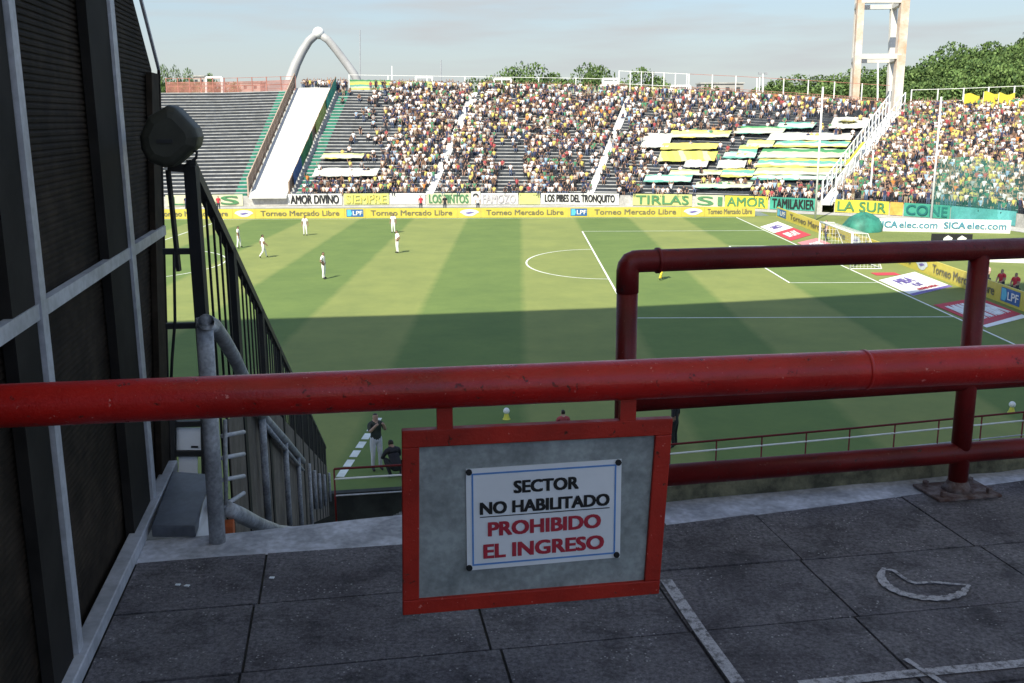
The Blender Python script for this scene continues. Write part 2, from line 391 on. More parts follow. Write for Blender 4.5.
# ------------------------------------------------------------------ ground, pitch
def sheet(pts, name, m):
    mb = MB(); mb.add([tuple(p) for p in pts], [tuple(range(len(pts)))]); return struct(mb, name, m, origin=(0,0,0))
sheet([(-1500,-1500,-.02),(1500,-1500,-.02),(1500,2500,-.02),(-1500,2500,-.02)], 'ground', M['earth'])
sheet([(-160,-230,-.014),(200,-230,-.014),(200,-78,-.014),(-160,-78,-.014)], 'bounce_ground', M['concrete'])  # unseen pale ground, added behind the stand to bounce sunlight onto the walkway
sheet([(-90,-60,-.012),(110,-60,-.012),(110,70,-.012),(-90,70,-.012)], 'grass_verge', M['verge'])
sheet([(-57.5,-49.5,-.004),(56.9,-49.5,-.004),(56.9,33.9,-.004),(-57.5,33.9,-.004)], 'pitch', M['pitch'])
sheet([(-80,34.2,-.006),(56.3,34.2,-.006),(56.3,55,-.006),(-80,55,-.006)], 'running_track', M['track'])
mk = MB()
def strip(pts, w=.12, z=.004):
    P = [np.array([p[0], p[1], z]) for p in pts]
    L = []; R = []
    for i, p in enumerate(P):
        d = P[min(i+1, len(P)-1)]-P[max(i-1, 0)]; d /= np.linalg.norm(d); n = np.array([-d[1], d[0], 0])
        L.append(p+n*w/2); R.append(p-n*w/2)
    mk.grid([L, R])
for s in (1, -1):
    strip([(s*52.5,-32.6),(s*52.5,32.6)], z=.004)
    strip([(s*36,-20.16),(s*36,20.16)], z=.004); strip([(s*47,-9.16),(s*47,9.16)], z=.004)
    for y in (20.16,-20.16): strip([(s*36.06,y),(s*52.44,y)], z=.0045)
    for y in (9.16,-9.16): strip([(s*47.06,y),(s*52.44,y)], z=.0045)
    strip([(s*(36-5.2*math.cos(a)), 7.4*math.sin(a)) for a in np.linspace(-math.pi/2, math.pi/2, 40)], z=.005)
for y in (32.6,-32.6): strip([(-52.4,y),(52.4,y)], z=.0045)
strip([(0,-32.5),(0,32.5)], z=.004)
strip([(9.15*math.cos(a), 9.15*math.sin(a)) for a in np.linspace(0, 2*math.pi, 90)], z=.0055)
mk.box((41.5,0,.006), .25, .25, .003)
struct(mk, 'pitch_markings', M['line'], origin=(0,0,0))
# dashed mark on the near track
dm = MB(); a, b = onz(340,477,0), onz(380,416,0)
for i in range(7):
    p, q = a+(b-a)*(i/7.0), a+(b-a)*((i+.72)/7.0); d = q-p; n = np.array([-d[1], d[0], 0]); n /= np.linalg.norm(n)
    dm.add([p-n*.12+Z3*.006, p+n*.12+Z3*.006, q+n*.12+Z3*.006, q-n*.12+Z3*.006], [(0,1,2,3)])
struct(dm, 'track_marking', M['line'], origin=(0,0,0))
# ------------------------------------------------------------------ far grandstand surface
NODES = [  # s, base px (x, y at z=0), top px (x, y)
 (60,208,128,93),(180,207,226,92.5),(268,206,313,90),(400,205,446,92),(560,205,600,94.5),(680,206.5,725,101),(760,209,812,107),
 (820,212,886,113),(870,214,945,112),(940,219,1025,110),(1010,226,1105,110),(1080,236,1190,110),(1170,252,1300,110)]
RUN = 31.0; NR = 32; Z0 = 1.15
_s = []; _B = []; _T = []
for s, yb, xt, yt in NODES:
    B = onz(s, yb, 0); d = ray(xt, yt); h = np.array([d[0], d[1]]); c = CAM[:2]-B[:2]
    aa, bb, cc = h@h, 2*h@c, c@c-RUN**2
    k = (-bb+math.sqrt(max(0, bb*bb-4*aa*cc)))/(2*aa)
    _s.append(s); _B.append(B[:2]); _T.append((CAM+d*k))
_s = np.array(_s, float); _B = np.array(_B); _T = np.array(_T)
def base(s): return np.array([np.interp(s, _s, _B[:,0]), np.interp(s, _s, _B[:,1])])
def top(s): return np.array([np.interp(s, _s, _T[:,i]) for i in range(3)])
def S(s, t, dz=0.0):
    b = base(s); T = top(s); p = b+(T[:2]-b)*t
    return np.array([p[0], p[1], Z0+(T[2]-Z0)*t+dz])
def Sstep(s, row, fr, dz=0.0):     # a point on the tread of a row
    b = base(s); T = top(s); t = (row+fr)/NR; p = b+(T[:2]-b)*t
    return np.array([p[0], p[1], Z0+(T[2]-Z0)*row/NR+dz])
def inv(px, py):                   # picture point -> (s, t) on the stand
    s, t = px, .5
    for _ in range(30):
        q = proj(S(s, t))[0]; qs = proj(S(s+.5, t))[0]; qt = proj(S(s, t+.005))[0]
        J = np.stack([(qs-q)/.5, (qt-q)/.005], 1); d = np.linalg.solve(J, np.array([px, py])-q)
        s += np.clip(d[0], -60, 60); t += np.clip(d[1], -.3, .3); t = min(max(t, -.1), 1.15)
    return s, t
def inward(s):
    d = base(s)-top(s)[:2]; return np.append(d/np.linalg.norm(d), 0)

def make_stand(name, label, s0, s1, blocks):
    root = thing(name, np.append(base((s0+s1)/2), 0), label, 'grandstand')
    ss = np.arange(s0, s1+.1, 10.0); ss[-1] = s1
    mb = MB()
    for r in range(NR):
        lo = [Sstep(s, r, 0) for s in ss]; hi = [Sstep(s, r, 1) for s in ss]
        up = [Sstep(s, r+1, 0) for s in ss]
        mb.grid([lo, hi]); mb.grid([hi, up])
    mb.build('terrace_steps', M['terrace'], root)
    mb = MB()                                            # concourse slab and rear wall
    e0 = [Sstep(s, NR, 0) for s in ss]; e1 = [Sstep(s, NR, 5) for s in ss]; e2 = [np.array([p[0], p[1], 0]) for p in e1]
    mb.grid([e0, e1]); mb.grid([e1, e2]); mb.build('rear_wall', M['concrete'], root)
    mb = MB()                                            # front wall
    f0 = [np.append(base(s), 0) for s in ss]; f1 = [np.append(base(s), Z0+.06) for s in ss]
    b0 = [np.append(base(s), 0)-inward(s)*.2 for s in ss]; b1 = [np.append(base(s), Z0+.06)-inward(s)*.2 for s in ss]
    mb.grid([b0, f0, f1, b1]); mb.build('front_wall', M['concrete'], root)
    for bs0, bs1, green0, green1 in blocks:
        bl = MB(); 
        hd = bl
        for s in (bs0, bs1): pass
        k = MB(); p = [Sstep(s, 0, .9, .05) for s in np.linspace(bs0, bs1, max(2, int((bs1-bs0)/12)))]
        rows = None
        for r in range(NR):
            q = MB(); n = max(2, int((bs1-bs0)/3.0)); sv = np.linspace(bs0, bs1, n)
            a0 = [Sstep(s, r, .55, .03) for s in sv]; a1 = [Sstep(s, r, .55, .29) for s in sv]
            a2 = [Sstep(s, r, .90, .31) for s in sv]; a3 = [Sstep(s, r, .93, .06) for s in sv]
            for i in range(n-1):
                mid = sv[i]
                g = (green0 and mid < bs0+green0) or (green1 and sv[i+1] > bs1-green1)
                q.hexa([a0[i], a0[i+1], a3[i+1], a3[i], a1[i], a1[i+1], a2[i+1], a2[i]], 1 if g else 0)
            o = q.build('seat_row', [M['seat'], M['seatgreen']], root)
    return root
make_stand('far_grandstand', 'long open grandstand across the pitch with dark seat rows and white stairways', 60, 822,
           [(62,246,0,10.5),(296,425,8,0),(434,586,0,0),(594,818,0,0)])
make_stand('end_grandstand', 'curved end grandstand on the right packed with fans in yellow and green', 834, 1170, [(850,1168,0,0)])
# joint filler wedge between both stands: stairs under the white structure
def ramp(name, label, cat, s0, s1, m, dz=.34, t0=-.02, t1=1.0, n=26, sag=0):
    mb = MB(); rows = []
    for t in np.linspace(t0, t1, n): rows.append([S(s, t, dz) for s in np.linspace(s0, s1, 5)])
    lo = [[p-Z3*.3 for p in r] for r in rows]
    mb.grid(rows); mb.grid(lo)
    for r in ([x[0] for x in rows], [x[0] for x in lo]), ([x[-1] for x in rows], [x[-1] for x in lo]), (rows[0], lo[0]), (rows[-1], lo[-1]): mb.grid(r)
    return tag(mb.build(name, m), label, cat)
def stairway(name, label, s0, s1, t0=0.0, t1=1.0):
    mb = MB()
    for r in range(int(t0*NR), int(t1*NR)):
        for h in (0, .5):
            z = .06 if h == 0 else .06+.0; 
            a, b = Sstep(s0, r, h), Sstep(s1, r, h); c, d = Sstep(s1, r, h+.5), Sstep(s0, r, h+.5)
            top_ = (S(s0, (r+h+.5)/NR)[2]-S(s0, r/NR)[2])
            mb.hexa([a+Z3*.01, b+Z3*.01, c+Z3*.01, d+Z3*.01, a+Z3*top_, b+Z3*top_, c+Z3*top_, d+Z3*top_])
    return tag(mb.build(name, M['white']), label, 'stairway')
ramp('cloth_covered_stairway', 'broad white covered stairway on the left beneath the arch', 'stairway', 251, 288, M['whitecloth'])
stairway('stairway', 'narrow white stairway between the dense crowd blocks, left of centre', 425.5, 433.5)
stairway('stairway', 'narrow white stairway between the crowd and the spread flags, right of centre', 586.5, 593.5)
ramp('joint_stairway', 'white stairway where the far grandstand meets the end stand', 'stairway', 822.5, 833.5, M['white'], dz=.15)

ap = MB(); sv = np.arange(60, 1165, 12.0)
ap.grid([[np.append(base(s)+inward(s)[:2]*.01, .006) for s in sv], [np.append(base(s)+inward(s)[:2]*3.2, .006) for s in sv]]); struct(ap, 'apron', M['concrete'], origin=(0,0,0))
# fences running up the stand
def stand_fence(label, s, h, m, npost, panel=True, rail=True, name='stand_fence', pw=.16, ts=(0.0, 1.02)):
    root = thing(name, S(s, 0), label, 'fence'); tt = np.linspace(ts[0], ts[1], npost)
    for t in tt:
        b = MB(); b.bar(S(s, t, 0), S(s, t, h), pw); b.build('post', m, root)
    side = np.array([CR[0], CR[1], 0])
    if rail:
        for hh in (h-.08, h*.5):
            b = MB(); b.bar(S(s, ts[0], hh), S(s, ts[1], hh), .1); b.build('rail', m, root)
    if panel:
        b = MB()
        for t0, t1 in zip(tt[:-1], tt[1:]):
            P = [S(s, t0+.004, .25), S(s, t1-.004, .25), S(s, t1-.004, h-.2), S(s, t0+.004, h-.2)]
            b.prism([p-side*.03 for p in P], side, .06)
        b.build('panel', panel, root)
    return root
stand_fence('brown panelled fence climbing the stand left of the white stairway', 249, 2.2, M['tan'], 17, panel=M['brownpanel'])
stand_fence('dark fence climbing the stand between the white stairway and the crowd', 290, 1.7, M['brownpanel'], 16, panel=M['brownpanel'])
stand_fence('white painted fence climbing between the spread flags and the end stand', 821, 2.2, M['white'], 18, panel=None)
stand_fence('white painted fence climbing at the edge of the packed end stand', 834.5, 2.4, M['white'], 14, panel=None)

# ------------------------------------------------------------------ fences on the stand tops
def top_fence(label, s0, s1, h, mrail, mpost, step, back=3.5, mesh=None, rows=4, name='top_fence'):
    root = thing(name, Sstep(s0, NR, back), label, 'fence'); n = max(2, int((s1-s0)/step))
    ss = np.linspace(s0, s1, n+1)
    for s in ss:
        b = MB(); p = Sstep(s, NR, back); b.bar(p, p+Z3*h, .13); b.build('post', mpost, root)
    for k in range(rows):
        b = MB(); z = h*(k+1)/rows-.06
        P = [Sstep(s, NR, back, z) for s in ss]
        for p, q in zip(P[:-1], P[1:]): b.bar(p, q, .06)
        b.build('rail', mrail, root)
    if mesh:
        b = MB()
        for k in range(14):
            z = mesh*(k+.5)/14; P = [Sstep(s, NR, back, z) for s in ss]
            for p, q in zip(P[:-1], P[1:]): b.bar(p, q, .07)
        b.build('mesh_infill', mrail, root)
    return root
top_fence('red mesh fence along the top of the empty seat block', 100, 246, 2.2, M['redfence'], M['redfence'], 14, mesh=1.6)
top_fence('pale rail fence along the top of the crowded blocks', 300, 570, 2.4, M['white'], M['white'], 34, rows=2)
top_fence('tall white post fence along the top right of the far stand', 575, 640, 3.6, M['white'], M['white'], 10, rows=2)
top_fence('red mesh fence topped by white posts behind the spread flags', 642, 818, 3.6, M['redfence'], M['white'], 20, rows=2, mesh=1.5)
top_fence('white post fence along the top of the packed end stand', 836, 1100, 3.0, M['white'], M['white'], 22, rows=2)
# ------------------------------------------------------------------ people
JN = ['pelvis','waist','chest','nb','neck','jaw','head','crown','shL','elL','wrL','haL','shR','elR','wrR','haR','hipL','knL','anL','toL','hipR','knR','anR','toR']
JI = {n: i for i, n in enumerate(JN)}
BONES = [('pelvis','waist',1),('waist','chest',1),('chest','nb',1),('nb','neck',0),('neck','jaw',0),('jaw','head',0),('head','crown',4),
 ('nb','shL',1),('shL','elL',1),('elL','wrL',0),('wrL','haL',0),('nb','shR',1),('shR','elR',1),('elR','wrR',0),('wrR','haR',0),
 ('pelvis','hipL',2),('hipL','knL',2),('knL','anL',3),('anL','toL',5),('pelvis','hipR',2),('hipR','knR',2),('knR','anR',3),('anR','toR',5)]
RADII = {'pelvis':(.155,.115),'waist':(.14,.10),'chest':(.175,.115),'nb':(.10,.08),'neck':(.058,.058),'jaw':(.07,.075),'head':(.082,.098),'crown':(.05,.06),
 'sh':(.07,.07),'el':(.047,.047),'wr':(.034,.034),'ha':(.04,.03),'hip':(.10,.10),'kn':(.062,.062),'an':(.042,.046),'to':(.045,.035)}
REST = {'pelvis':(0,0,.95),'waist':(0,.01,1.12),'chest':(0,0,1.32),'nb':(0,-.01,1.45),'neck':(0,0,1.52),'jaw':(0,.02,1.57),'head':(0,.015,1.65),'crown':(0,.005,1.735),
 'shL':(-.19,-.01,1.41),'elL':(-.25,-.03,1.13),'wrL':(-.27,.05,.88),'haL':(-.27,.08,.79),'shR':(.19,-.01,1.41),'elR':(.25,-.03,1.13),'wrR':(.27,.05,.88),'haR':(.27,.08,.79),
 'hipL':(-.10,0,.90),'knL':(-.11,.02,.50),'anL':(-.12,-.02,.09),'toL':(-.13,.15,.035),'hipR':(.10,0,.90),'knR':(.11,.02,.50),'anR':(.12,-.02,.09),'toR':(.13,.15,.035)}
def pose(**kw): d = dict(REST); d.update(kw); return d
def lowered(d, dz, keep=()):
    return {k: (v[0], v[1], v[2]-dz) if k not in keep else v for k, v in d.items()}
SITLEG = {'knL':(-.13,.42,.92),'anL':(-.13,.42,.52),'toL':(-.14,.60,.47),'knR':(.13,.42,.92),'anR':(.13,.42,.52),'toR':(.14,.60,.47)}
POSES = {
 'stand': pose(),
 'armsup': pose(elL=(-.30,.03,1.62),wrL=(-.26,.06,1.88),haL=(-.25,.07,1.98),elR=(.30,.03,1.62),wrR=(.26,.06,1.88),haR=(.25,.07,1.98)),
 'clap': pose(elL=(-.27,.08,1.15),wrL=(-.10,.30,1.24),haL=(-.04,.36,1.28),elR=(.27,.08,1.15),wrR=(.10,.30,1.24),haR=(.04,.36,1.28)),
 'oneup': pose(elR=(.32,.06,1.60),wrR=(.36,.10,1.86),haR=(.37,.11,1.96)),
 'sit': lowered(pose(elL=(-.25,.06,1.14),wrL=(-.14,.30,1.02),haL=(-.10,.38,1.0),elR=(.25,.06,1.14),wrR=(.14,.30,1.02),haR=(.10,.38,1.0),**SITLEG), .45),
 'hips': pose(elL=(-.36,-.06,1.16),wrL=(-.20,.06,1.02),haL=(-.15,.08,.97),elR=(.36,-.06,1.16),wrR=(.20,.06,1.02),haR=(.15,.08,.97)),
 'walk': pose(knL=(-.11,.20,.52),anL=(-.12,.26,.10),toL=(-.12,.42,.07),knR=(.11,-.04,.50),anR=(.12,-.32,.16),toR=(.12,-.22,.045),
              elL=(-.25,-.14,1.15),wrL=(-.25,-.05,.92),haL=(-.25,-.02,.84),elR=(.25,.06,1.14),wrR=(.24,.24,.96),haR=(.24,.30,.90)),
 'run': pose(pelvis=(0,0,.93),waist=(0,.05,1.10),chest=(0,.12,1.28),nb=(0,.16,1.40),neck=(0,.19,1.47),jaw=(0,.23,1.52),head=(0,.24,1.60),crown=(0,.24,1.69),
             shL=(-.19,.15,1.37),shR=(.19,.15,1.37),elL=(-.27,-.08,1.20),wrL=(-.24,.06,1.02),haL=(-.22,.12,.98),elR=(.27,.30,1.14),wrR=(.20,.46,1.28),haR=(.18,.50,1.34),
             knL=(-.11,.34,.62),anL=(-.12,.22,.22),toL=(-.12,.40,.18),knR=(.11,-.10,.50),anR=(.12,-.42,.30),toR=(.12,-.44,.15)),
 'stride': pose(knL=(-.22,.12,.50),anL=(-.34,.10,.09),toL=(-.38,.26,.035),knR=(.22,-.04,.50),anR=(.34,-.10,.09),toR=(.38,.05,.035)),
 'crouch': {**lowered(pose(waist=(0,.10,1.10),chest=(0,.22,1.26),nb=(0,.28,1.37),neck=(0,.33,1.43),jaw=(0,.38,1.46),head=(0,.39,1.54),crown=(0,.38,1.62),
             shL=(-.19,.27,1.34),shR=(.19,.27,1.34),elL=(-.27,.40,1.10),wrL=(-.16,.60,1.12),haL=(-.10,.66,1.14),elR=(.27,.40,1.10),wrR=(.16,.60,1.12),haR=(.10,.66,1.14)), .58),
             'knL':(-.20,.40,.52),'anL':(-.16,.06,.09),'toL':(-.17,.24,.035),'knR':(.20,.40,.48),'anR':(.16,.02,.09),'toR':(.17,.20,.035)},
 'camera': pose(elL=(-.24,.16,1.24),wrL=(-.12,.34,1.46),haL=(-.06,.38,1.52),elR=(.24,.16,1.24),wrR=(.12,.34,1.46),haR=(.06,.38,1.52)),
}
def person_mesh(pname, sub, sleeve=.55):
    """returns verts, faces, region per face (0 skin 1 top 2 trousers 3 lower leg 4 hair 5 shoe)"""
    P = POSES[pname]
    me = bpy.data.meshes.new('p'); me.from_pydata([P[n] for n in JN], [(JI[a], JI[b]) for a, b, _ in BONES], [])
    o = bpy.data.objects.new('p', me); COL.objects.link(o)
    o.modifiers.new('skin', 'SKIN')
    if sub: sb = o.modifiers.new('sub', 'SUBSURF'); sb.levels = sub; sb.render_levels = sub
    for i, n in enumerate(JN):
        k = n if n in RADII else n[:-1]
        sv = me.skin_vertices[0].data[i]; sc_ = 1.12 if sub else 1.0
        sv.radius = (RADII[k][0]*sc_, RADII[k][1]*sc_); sv.use_root = (n == 'pelvis')
    bpy.context.view_layer.update()
    ev = o.evaluated_get(bpy.context.evaluated_depsgraph_get()); m2 = ev.to_mesh()
    vs = np.array([v.co[:] for v in m2.vertices]); fs = [tuple(p.vertices) for p in m2.polygons]
    ev.to_mesh_clear(); bpy.data.objects.remove(o); bpy.data.meshes.remove(me)
    seg = [(np.array(P[a]), np.array(P[b]), c, a, b) for a, b, c in BONES]
    reg = []
    for f in fs:
        c = vs[list(f)].mean(0); best = None
        for a, b, rg, na, nb in seg:
            d = b-a; t = np.clip((c-a)@d/(d@d), 0, 1); dist = np.linalg.norm(c-a-d*t)
            if best is None or dist < best[0]: best = (dist, rg, t, na, nb)
        rg = best[1]
        if best[3][:2] == 'sh' and best[2] > sleeve: rg = 0
        if best[4] == 'head' or best[3] == 'head':
            h = np.array(P['head']); rg = 4 if (c[1] < h[1]-.02 or c[2] > h[2]+.045) else 0
        reg.append(rg)
    return vs, fs, np.array(reg)
SK = mat('skin', (.40,.25,.19), .6, .1, 6); SK2 = mat('tanned skin', (.26,.15,.105), .6, .1, 6)
HAIR = mat('dark hair', (.018,.013,.010), .6, .2, 20)
SHOE = mat('dark shoe', (.03,.03,.03), .6, .2, 10)
SHIRTS = [('white', (.72,.71,.72), .30), ('yellow', (.56,.49,.13), .10), ('green', (.06,.20,.11), .08), ('black', (.02,.018,.024), .22),
          ('navy blue', (.03,.035,.09), .11), ('red', (.34,.06,.07), .04), ('grey', (.30,.30,.31), .08), ('cream', (.58,.46,.38), .07),
          ('pale blue', (.30,.42,.58), .04), ('orange', (.55,.20,.05), .012), ('brown', (.14,.08,.05), .03)]
SM = [mat(n+' shirt', c, .85, .12, 3) for n, c, _ in SHIRTS]
TRS = [mat('dark trousers', (.03,.035,.05), .85, .2, 4), mat('blue jeans', (.07,.10,.18), .85, .2, 4), mat('khaki shorts', (.32,.27,.19), .85, .15, 4), mat('black shorts', (.015,.015,.017), .8, .2, 4)]
WHITEKIT = mat('white kit', (.78,.78,.77), .8, .05, 5)
def facing(dx, dy): return math.atan2(-dx, dy)
_pm = {}
def person(at, face, pname, mats, label, cat='person', group=None, sub=2, scale=1.0, hairpart=False, sleeve=.55):
    """mats: skin, top, trousers, lower leg, hair, shoe"""
    key = (pname, sub, sleeve, tuple(m.name for m in mats))
    if key not in _pm:
        gk = (pname, sub, sleeve)
        if gk not in _pm: _pm[gk] = person_mesh(*gk)
        vs, fs, reg = _pm[gk]
        me = bpy.data.meshes.new('person'); me.from_pydata(vs.tolist(), [], fs)
        for m in mats: me.materials.append(m)
        me.polygons.foreach_set('material_index', reg.tolist())
        if sub: me.polygons.foreach_set('use_smooth', [True]*len(fs))
        me.update(); _pm[key] = me
    o = bpy.data.objects.new('person', _pm[key]); COL.objects.link(o)
    o.location = tuple(at); o.rotation_euler = (0, 0, face); o.scale = (scale,)*3
    return tag(o, label, cat, group)

# crowd: every occupied place
def noise2(x, y):
    return (math.sin(x*.071+y*.13+1.3)+math.sin(x*.153-y*.091+4.1)+math.sin(x*.043+y*.31+2.2)+math.sin(x*.27+y*.21))/4
BANNERS_PX = []      # filled below: quads (x0,y0,x1,y1) that cover seats
FLAGS = [ # x0,y0,x1,y1 in the picture, skew, material, label
 (320,158,362,163,4,'cl_yw','thin yellow banner stretched over the empty seats left of the crowd'),
 (312,173,376,181,4,'dingy','white banner stretched low across the seats left of the crowd'),
 (640,138,668,152,5,'dingy','greyish white flag spread on seats at the left edge of the flag cluster'),
 (668,135,728,142,4,'cl_yw','pale yellow flag with green edge in the top left of the flag cluster'),
 (660,148,716,154,3,'goldgreen','long plain yellow flag on the second row of the flag cluster'),
 (657,156,714,166,4,'cl_ypat','wide yellow patterned flag hung below the plain yellow one'),
 (683,165,706,172,3,'dingy','small white cloth crossing below the patterned yellow flag'),
 (716,165,744,173,3,'dingy','grey white cloth between the yellow flags and the striped flags'),
 (668,175,720,180,3,'cl_yw','low yellow banner near the bottom of the flag cluster'),
 (643,180,690,187,3,'cl_teal','teal green banner along the bottom left of the flag cluster'),
 (720,174,752,182,3,'cl_gyw','green and yellow banner in the bottom middle of the flag cluster'),
 (733,131,782,138,5,'cl_gw','green and white flag in the top middle of the flag cluster'),
 (775,127,812,133,5,'cl_teal','teal banner near the top of the flag cluster under the white flag'),
 (766,138,850,145,5,'dingy','long white banner with yellow crest in the upper flag cluster'),
 (745,145,772,152,3,'cl_yw','short yellow flag left of the long white banner'),
 (757,154,848,163,6,'cl_gw','broad white flag with green stripe in the middle right of the cluster'),
 (754,164,846,172,6,'cl_gyw','broad green and yellow flag in the right of the cluster'),
 (752,173,838,180,6,'cl_yw','broad pale yellow flag in the lower right of the cluster'),
 (750,181,832,185,4,'cl_teal','narrow teal flag along the bottom right of the cluster'),
 (736,150,755,160,4,'cl_gyw','small striped flag left of the broad white and green flag'),
 (722,157,754,163,3,'cl_teal','low teal striped cloth between the yellow flags and the broad flags'),
 (772,146,846,152,5,'cl_gyw','narrow striped banner under the long white banner'),
 (694,187,750,193,3,'cl_gw','pale green white cloth just above the front banners'),
 (828,122,866,133,6,'dingy','white flag with a small emblem at the top right of the cluster'),
]
def covered(px, py):
    for x0, y0, x1, y1, sk, *_ in FLAGS:
        if y0-1 < py < y1+1 and x0-2 < px-sk*(y1-py)/max(1, y1-y0) < x1+2: return True
    return False
def density(px, py, s):
    n = noise2(px, py)
    if s >= 838: return .86 if py > 103 else .66
    if s < 300: return .75 if py < 92 else 0
    if s < 426:
        if py > 181: return .85 if px > 303 else .5
        edge = 388-(py-90)*.10+n*14+random.random()*12
        if px > edge: return .70+n*.30
        if px > edge-26: return .22
        return .03 if py < 172 else .22
    if s < 434: return .10
    if s < 586:
        d = .70+n*.50
        if 496 < px < 524 and 138 < py < 190: d = .08
        if 565 < px < 600 and 150 < py < 190: d = .38
        if 440 < px < 475 and 165 < py < 190: d = .35
        return d
    if s < 594: return .14
    if px < 645+n*10: return .56+n*.45
    if py > 185.5: return .85
    if px > 645 and py > 132: return .26
    if py < 108: return .62
    if px < 740: return .42+n*.35
    return .16 if py > 116 else .4
PL = []
for r in range(NR+3):
    s = 296.0 if r < NR else 258.0
    while s < 1165:
        w = abs(proj(Sstep(s+1, min(r, NR), .3))[0][0]-proj(Sstep(s, min(r, NR), .3))[0][0])
        pt = Sstep(s, r, .42) if r < NR else Sstep(s, NR, .3+.9*(r-NR))
        q, dpt = proj(pt); 
        step = .46*FPX/dpt/max(w, .2)
        if 821 < s < 836: s += step; continue
        if q[0] < 1034 and random.random() < density(q[0], q[1]-4, s) and not covered(q[0], q[1]-5):
            seated = random.random() < (.62 if s < 821 else .18) and r < NR
            pz = 'sit' if seated else random.choices(['stand','armsup','clap','oneup'], [4,1.6,2,1.2])[0]
            jit = rng.normal(0, .09, 2)
            p = pt+np.array([jit[0], jit[1], 0]); yaw = facing(*inward(s)[:2])+random.gauss(0, .25)
            PL.append((dpt, p, yaw, pz, .80+random.random()*.15, s, r))
        s += step
PL.sort(key=lambda a: a[0]/a[4]*(1.35 if a[3] == 'sit' else 1))
LOW = {k: person_mesh(k, 0) for k in ('stand','armsup','clap','oneup','sit')}
shirt_w = np.array([w for *_, w in SHIRTS])
def shirt_pick(s):
    w = shirt_w.copy()
    if s > 836: w[1] *= 2.4; w[2] *= 2.4; w[8] *= 1.6
    else: w[0] *= 1.0
    w /= w.sum(); return int(rng.choice(len(w), p=w))
# the 300 nearest are individuals
def low_key(pz, si, ti): return [SK, SM[si], TRS[ti], TRS[ti] if ti < 2 else SK, HAIR, SHOE]
PTXT = {'stand':'standing with arms down','armsup':'raising both arms','clap':'clapping hands','oneup':'raising one arm','sit':'sitting'}
for d, p, yaw, pz, sc_, s, r in PL[:300]:
    si = shirt_pick(s); nm = SHIRTS[si][0]
    where = 'in the packed end stand' if s > 836 else 'in the far grandstand'
    o = person(p-Z3*(.0), yaw, pz, low_key(pz, si, random.choices(range(4), [4,3,.8,1.2])[0]), f'spectator in a {nm} shirt {PTXT[pz]} {where}', 'spectator',
           f'spectators in {nm} shirts {PTXT[pz]} {where}', sub=0, scale=sc_)
# the rest as one crowd
V_, L_, T_, MI_ = [], [], [], []; off = 0
CMATS = [SK, SK2, HAIR, SHOE]+SM+TRS
for d, p, yaw, pz, sc_, s, r in PL[300:]:
    vs, fs, reg = LOW[pz]; c, n = math.cos(yaw)*sc_, math.sin(yaw)*sc_
    w = np.stack([vs[:,0]*c-vs[:,1]*n, vs[:,0]*n+vs[:,1]*c, vs[:,2]*sc_], 1)+p
    si, ti = shirt_pick(s), random.choices(range(4), [4,3,.8,1.2])[0]; sk = random.randrange(2)
    lut = np.array([sk, 4+si, 4+len(SM)+ti, 4+len(SM)+ti if ti < 2 else sk, 2, 3])
    V_.append(w); MI_.append(lut[reg])
    lens = [len(f) for f in fs]; T_.append(lens); L_.append(np.concatenate([np.array(f) for f in fs])+off); off += len(vs)
if V_:
    V_ = np.concatenate(V_); L_ = np.concatenate(L_); T_ = np.concatenate(T_); MI_ = np.concatenate(MI_)
    me = bpy.data.meshes.new('crowd'); me.vertices.add(len(V_)); me.vertices.foreach_set('co', V_.ravel())
    me.loops.add(len(L_)); me.loops.foreach_set('vertex_index', L_.astype(np.int32))
    me.polygons.add(len(T_)); me.polygons.foreach_set('loop_start', np.concatenate([[0], np.cumsum(T_)[:-1]]).astype(np.int32))
    for m in CMATS: me.materials.append(m)
    me.polygons.foreach_set('material_index', MI_.astype(np.int32))
    me.update(calc_edges=True); me.validate()
    crowd = bpy.data.objects.new('crowd', me); COL.objects.link(crowd)
    tag(crowd, 'mass of spectators filling the far grandstand and end stand beyond the nearest fans', 'crowd', kind='stuff')
print('people', len(PL))
M['dingy'] = mat('dingy white cloth', (.50,.51,.47), .85, .15, .5)
# ------------------------------------------------------------------ flags over the seats
for x0, y0, x1, y1, sk, m, lab in FLAGS:
    a, b, c, d = inv(x0+sk, y0), inv(x1+sk, y0), inv(x1, y1), inv(x0, y1)
    nx, ny = 16, 6; rows = []; ph = random.random()*6
    for j in range(ny):
        v = j/(ny-1); row = []
        for i in range(nx):
            u = i/(nx-1)
            s = (a[0]*(1-u)+b[0]*u)*(1-v)+(d[0]*(1-u)+c[0]*u)*v; t = (a[1]*(1-u)+b[1]*u)*(1-v)+(d[1]*(1-u)+c[1]*u)*v
            row.append(S(s, t, .60+.035*math.sin(u*17+ph+v*3)+.03*math.sin(v*9+u*5)+.02*math.sin(u*41+v*7)))
        rows.append(row)
    mb = MB(); mb.grid(rows); mb.grid([[p-Z3*.03 for p in r] for r in rows])
    o = mb.build('flag', M[m], smooth=True); tag(o, lab, 'flag', 'flags spread over the far stand seats')
# small crest on the white flag
e = MB(); q = inv(847, 127.5); 
for k in range(7):
    a = k*.9; e.box(S(q[0]+math.cos(a)*5, q[1]+math.sin(a)*.012, .90), .9, .7, .03)
e.build('flag_emblem', M['goldgreen'], parent=[o for o in COL.objects if o.get('label', '').startswith('white flag with a small')][0])

